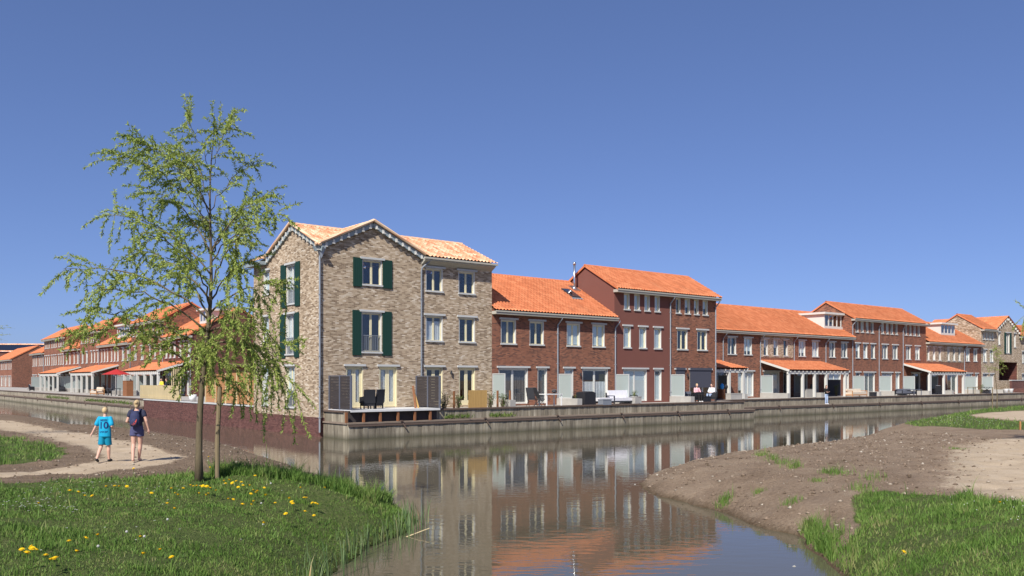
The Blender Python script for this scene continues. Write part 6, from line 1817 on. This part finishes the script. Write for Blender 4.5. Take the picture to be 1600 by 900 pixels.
for (y0, y1, dens, hm, wd) in ((6, 9, 1700, 0.06, 0.0048), (9, 13, 1500, 0.065, 0.0056), (13, 18.2, 1100, 0.07, 0.0068)):
    xx, yy, zz = scatter(int(dens * (0.7 * y1 + 0.5 - 2.5) * (y1 - y0)), 2.5, 0.7 * y1 + 0.5, y0, y1); pr.append(blades(xx, yy, zz, hm, wd))
xx, yy, zz = scatter(60000, 20, 66, 37, 91); pr.append(blades(xx, yy, zz, 0.13, 0.016))
# ragged tufts along edges and on the bare soil
def tufts(lst, n, h):
    X = []; Y = []
    for px, py, sp in lst:
        c = on_ground(px, py); X.append(c.x + rng.normal(size=n) * sp); Y.append(c.y + rng.normal(size=n) * sp * 1.3)
    X = np.concatenate(X); Y = np.concatenate(Y); Z = height(X, Y); k = Z > 0.02
    return blades(X[k], Y[k], Z[k], h, 0.006, 0.8)
pr.append(tufts([(1190, 712, 0.12), (1205, 718, 0.14), (1222, 724, 0.15), (1240, 731, 0.12), (1310, 742, 0.16), (1295, 739, 0.1), (1275, 752, 0.08), (1127, 790, 0.1), (1133, 782, 0.08), (1185, 770, 0.07), (1235, 785, 0.1), (1495, 702, 0.12), (1365, 748, 0.15), (1345, 765, 0.15)], 90, 0.15))
pr.append(tufts([(1270, 838, 0.14), (1290, 850, 0.16), (1300, 872, 0.16), (1285, 862, 0.1), (1265, 828, 0.08), (1320, 885, 0.15), (1258, 850, 0.1), (1278, 880, 0.1)], 300, 0.24))
grass_obj('grass', 'green grass and tufts on the right bank', pr)

# ---- reeds at the left bank's edge
R_ = np.random.default_rng(8)
RV = []; RT = []; o_ = 0
def reed(x, y, z, h, w, dry):
    global o_
    az = R_.random() * 6.283; l = h * (0.10 + 0.25 * R_.random()); d = np.array([math.cos(az) * l, math.sin(az) * l, 0]); s = np.array([math.cos(az + 1.57), math.sin(az + 1.57), 0]) * w
    b = np.array([x, y, z]); up = np.array([0, 0, 1.0])
    V = [b - s, b + s, b + d * 0.12 + up * h * 0.45 - s, b + d * 0.12 + up * h * 0.45 + s, b + d * 0.5 + up * h * 0.8 - s * 0.6, b + d * 0.5 + up * h * 0.8 + s * 0.6, b + d * 1.1 + up * h]
    RV.extend(V); RT.extend([(o_, o_ + 1, o_ + 3), (o_, o_ + 3, o_ + 2), (o_ + 2, o_ + 3, o_ + 5), (o_ + 2, o_ + 5, o_ + 4), (o_ + 4, o_ + 5, o_ + 6)]); o_ += 7
edge = [(-2.05, 18.6), (-1.95, 17.6), (-2.05, 16.8), (-2.3, 16.0), (-2.6, 15.0), (-2.75, 13.8), (-2.8, 12.6), (-2.85, 11.5), (-2.95, 10.2), (-3.0, 9)]
for (ax, ay), (bx, by) in zip(edge[:-1], edge[1:]):
    for k in range(32):
        s = R_.random(); reed(ax + (bx - ax) * s + R_.normal() * 0.16 - 0.03, ay + (by - ay) * s + R_.normal() * 0.15, -0.05, 0.28 + 0.38 * R_.random(), 0.007 + 0.005 * R_.random(), 0)
tag(link('reeds', raw_mesh('reeds', np.array(RV), np.array(RT), 'reed_leaf')), 'green and straw coloured reeds along the edge of the left bank', 'reeds', None, 'stuff')
dr_ = G(650, 838, 0.0); m = MB(); m.tube([dr_ + Vector((-0.22, -0.05, -0.02)), dr_ + Vector((0.25, 0.1, 0.14))], [0.012, 0.008], 6); tag(m.build('reed_stalk', 'pale_wood'), 'broken dry reed stalk slanting over the water beside the reeds', 'reed')

# ---- flowers
def dandelion_meshes():
    st = MB(); st.tube([(0, 0, -0.05), (0.005, 0, 0.06), (0.0, 0.004, 0.125)], 0.0035, 5)
    hd = MB(); n = 14
    for ring, r, z in ((0, 0.028, 0.006), (1, 0.019, 0.014)):
        for i in range(n):
            a = 2 * math.pi * (i + 0.5 * ring) / n; o = len(hd.v)
            hd.v += [(0.004 * math.cos(a - 0.5), 0.004 * math.sin(a - 0.5), 0.002 + z * 0.4), (0.004 * math.cos(a + 0.5), 0.004 * math.sin(a + 0.5), 0.002 + z * 0.4), (r * math.cos(a + 0.13), r * math.sin(a + 0.13), z), (r * math.cos(a - 0.13), r * math.sin(a - 0.13), z)]
            hd.f.append((o, o + 1, o + 2, o + 3)); hd.mi.append(0)
    hd.ball((0, 0, 0.006), 0.014, 0.014, 0.010, 8, 5)
    return st.mesh('stem', 'stem_green'), hd.mesh('flower_head', 'petal_yellow')
dst, dhd = dandelion_meshes()
DP = [(628, 345), (500, 738)]
dpx = []
def zpix(rx, ry):   # pixels noted on a 1600x640 enlargement of the photo region 0..700, 620..900
    return (rx / 2.2857, 620 + ry / 2.2857)
for p in ((380, 352), (410, 350), (303, 386), (330, 388), (137, 414), (612, 360), (625, 372), (636, 384), (655, 356), (680, 344), (690, 347), (703, 350), (714, 352), (725, 352), (738, 354), (752, 356), (772, 362), (712, 377), (735, 382), (745, 374), (800, 330), (806, 340), (818, 328), (830, 340), (844, 326), (862, 330), (868, 342), (850, 352), (893, 345), (905, 362), (912, 374), (920, 372), (895, 375), (943, 352), (948, 384), (982, 406), (905, 410), (898, 416), (867, 418), (1032, 396), (1042, 408), (1046, 416), (1086, 392), (1094, 394), (1116, 408), (1126, 412), (1134, 416), (1090, 442), (1122, 454), (1021, 456), (1160, 352), (1074, 352), (540, 378), (596, 414), (622, 442), (478, 280), (745, 232), (748, 282), (910, 306), (250, 374), (280, 378), (500, 545), (305, 552), (248, 558), (350, 540), (512, 616), (572, 590), (78, 594), (112, 580), (114, 600), (130, 592), (94, 618), (165, 612), (190, 630), (196, 626), (180, 636), (274, 608), (614, 622), (940, 488), (815, 394), (833, 396), (452, 350), (426, 350)):
    dpx.append(zpix(*p))
dpx += [(1412, 884), (1563, 801)]
for px, py in dpx:
    c = on_ground(px, py + 3)
    t = thing('dandelion', ('yellow dandelion in the cluster at the bottom left corner' if px < 130 and py > 860 else 'yellow dandelion in the dense patch right of the willow trunk' if 260 < px < 520 and py < 805 else 'yellow dandelion left of the willow trunk' if px < 260 and py < 805 else 'single yellow dandelion low on the left bank below the dense patch') if px < 800 else ('yellow dandelion at the bottom of the right hand grass' if px < 1500 else 'yellow dandelion near the sandy path on the right'), 'flower', c, random.uniform(0, 6), 'dandelions in the grass')
    a = link('stem', dst, t); b = link('flower_head', dhd, t, (0, 0.004, 0.125)); t.location.z += 0.03; b.rotation_euler = (random.uniform(-0.1, 0.65), random.uniform(-0.3, 0.3), random.uniform(0, 6))
    sc = random.uniform(1.05, 1.4); t.scale = (sc, sc, sc)
for i, p in enumerate(((452, 520), (598, 472), (940, 488), (515, 537), (967, 336), (350, 578), (933, 410))):
    c = on_ground(*zpix(*p)); t = thing('dandelion_clock', ['white dandelion clock low on the left bank', 'white dandelion clock below the middle of the dandelion patch', 'white dandelion clock near the reeds', 'white dandelion clock beside a low yellow dandelion', 'white dandelion clock at the top of the shaded mound', 'white dandelion clock near the bottom left dandelions', 'white dandelion clock right of the dense dandelion patch'][i], 'flower', c)
    link('stem', dst, t); MB().ball((0, 0.004, 0.14), 0.018, 0.018, 0.018, 8, 6).build('seed_head', 'seed_white', t)
# daisies: hundreds of white specks
DV_ = []; DF_ = []
def daisy(c, r):
    o = len(DV_)
    for i in range(6):
        a = 2 * math.pi * i / 6; DV_.append((c.x + r * math.cos(a), c.y + r * math.sin(a), c.z + 0.075 + 0.006 * (i % 2)))
    DF_.append([o, o + 1, o + 2, o + 3]); DF_.append([o, o + 3, o + 4, o + 5])
for (cx_, cy_, sx, sy, n) in ((40, 798, 30, 6, 26), (65, 785, 25, 8, 18), (105, 800, 10, 3, 10), (150, 752, 60, 6, 45), (80, 765, 60, 8, 30), (210, 770, 60, 10, 20), (330, 762, 60, 6, 14), (190, 830, 90, 25, 10)):
    for k in range(n):
        px, py = random.gauss(cx_, sx), random.gauss(cy_, sy)
        if px > 2 and 757 < py < 890: daisy(on_ground(px, py), 0.011)
for (cx_, cy_, sx, sy, n) in ((1480, 655, 22, 5, 70), (1540, 660, 25, 4, 40), (1500, 648, 15, 3, 30), (1580, 800, 14, 14, 9), (1520, 790, 30, 10, 7)):
    for k in range(n):
        px, py = random.gauss(cx_, sx), random.gauss(cy_, sy)
        c = on_ground(px, py)
        if masks(np.array([c.x]), np.array([c.y]))[0][0] > 0.5: daisy(c, 0.012 if py > 700 else 0.028)
tag(link('daisies', raw_mesh('daisies', np.array(DV_), None, 'petal_white', False, None, np.array(DF_))), 'tiny white daisies scattered through the grass', 'flowers', None, 'stuff')

# ---- stones, wood chips and clods on the bare soil
SV = []; SF = []
def clod(c, r):
    o = len(SV); k = R_.random(3) * 0.6 + 0.7
    for d in ((1, 0, 0), (-1, 0, 0), (0, 1, 0), (0, -1, 0), (0, 0, 1), (0, 0, -1)):
        SV.append((c[0] + d[0] * r * k[0] * (0.8 + 0.4 * R_.random()), c[1] + d[1] * r * k[1], c[2] + d[2] * r * k[2] * 0.6 + r * 0.15))
    for f in ((0, 2, 4), (2, 1, 4), (1, 3, 4), (3, 0, 4), (2, 0, 5), (1, 2, 5), (3, 1, 5), (0, 3, 5)):
        SF.append(tuple(o + i for i in f))
def clods(n, x0, x1, y0, y1, rmin, rmax):
    x = rng.uniform(x0, x1, n); y = rng.uniform(y0, y1, n); g, s, mm = masks(x, y); h = height(x, y)
    for i in np.nonzero((g < 0.4) & ((s < 0.75) | (rng.random(n) < 0.25)) & (h > 0.05))[0]:
        clod((x[i], y[i], h[i]), rmin + (rmax - rmin) * R_.random() ** 4)
clods(14000, 3, 18, 13, 40, 0.008, 0.06); clods(14000, -28, -2, 18, 50, 0.010, 0.06)
tag(link('clods', raw_mesh('clods', np.array(SV), np.array(SF), 'stone')), 'small stones and clods of earth on the bare banks', 'stones', None, 'stuff')
mk = on_ground(1594, 672); m = MB(); m.box(-0.03, 0.03, -0.03, 0.03, -0.2, 0.36); m.tube([(0, 0, 0.36), (0, 0, 0.40)], [0.03, 0.015], 6); tag(m.build('marker_post', 'larch', None, mk), 'short orange brown marker post at the right edge of the path', 'post')
# floating litter
def litter(label, c, s, mat, seed):
    r2 = np.random.default_rng(seed); m = MB(); n = 9
    for i in range(4):
        for j in range(n):
            a = 2 * math.pi * j / n; rr = s * (1.0 - 0.3 * i) * (0.7 + 0.5 * r2.random()); m.v.append((rr * math.cos(a) * 1.8, rr * math.sin(a), -0.01 + 0.007 * i * (0.5 + r2.random())))
    for i in range(3):
        for j in range(n):
            m.f.append((i * n + j, i * n + (j + 1) % n, (i + 1) * n + (j + 1) % n, (i + 1) * n + j)); m.mi.append(0)
    m.f.append(tuple(3 * n + j for j in range(n))); m.mi.append(0)
    tag(m.build('litter', mat, None, c), label, 'litter')
litter('blue wrapper floating beside the grassy left bank', G(593, 779, 0), 0.05, 'blue_plastic', 1)
litter('white wrapper floating off the tip of the right bank', G(992, 757, 0), 0.03, 'concrete', 2)
litter('white wrapper floating in the channel at the bottom right', G(1241, 885, 0), 0.03, 'concrete', 3)
scene.render.engine = 'CYCLES'
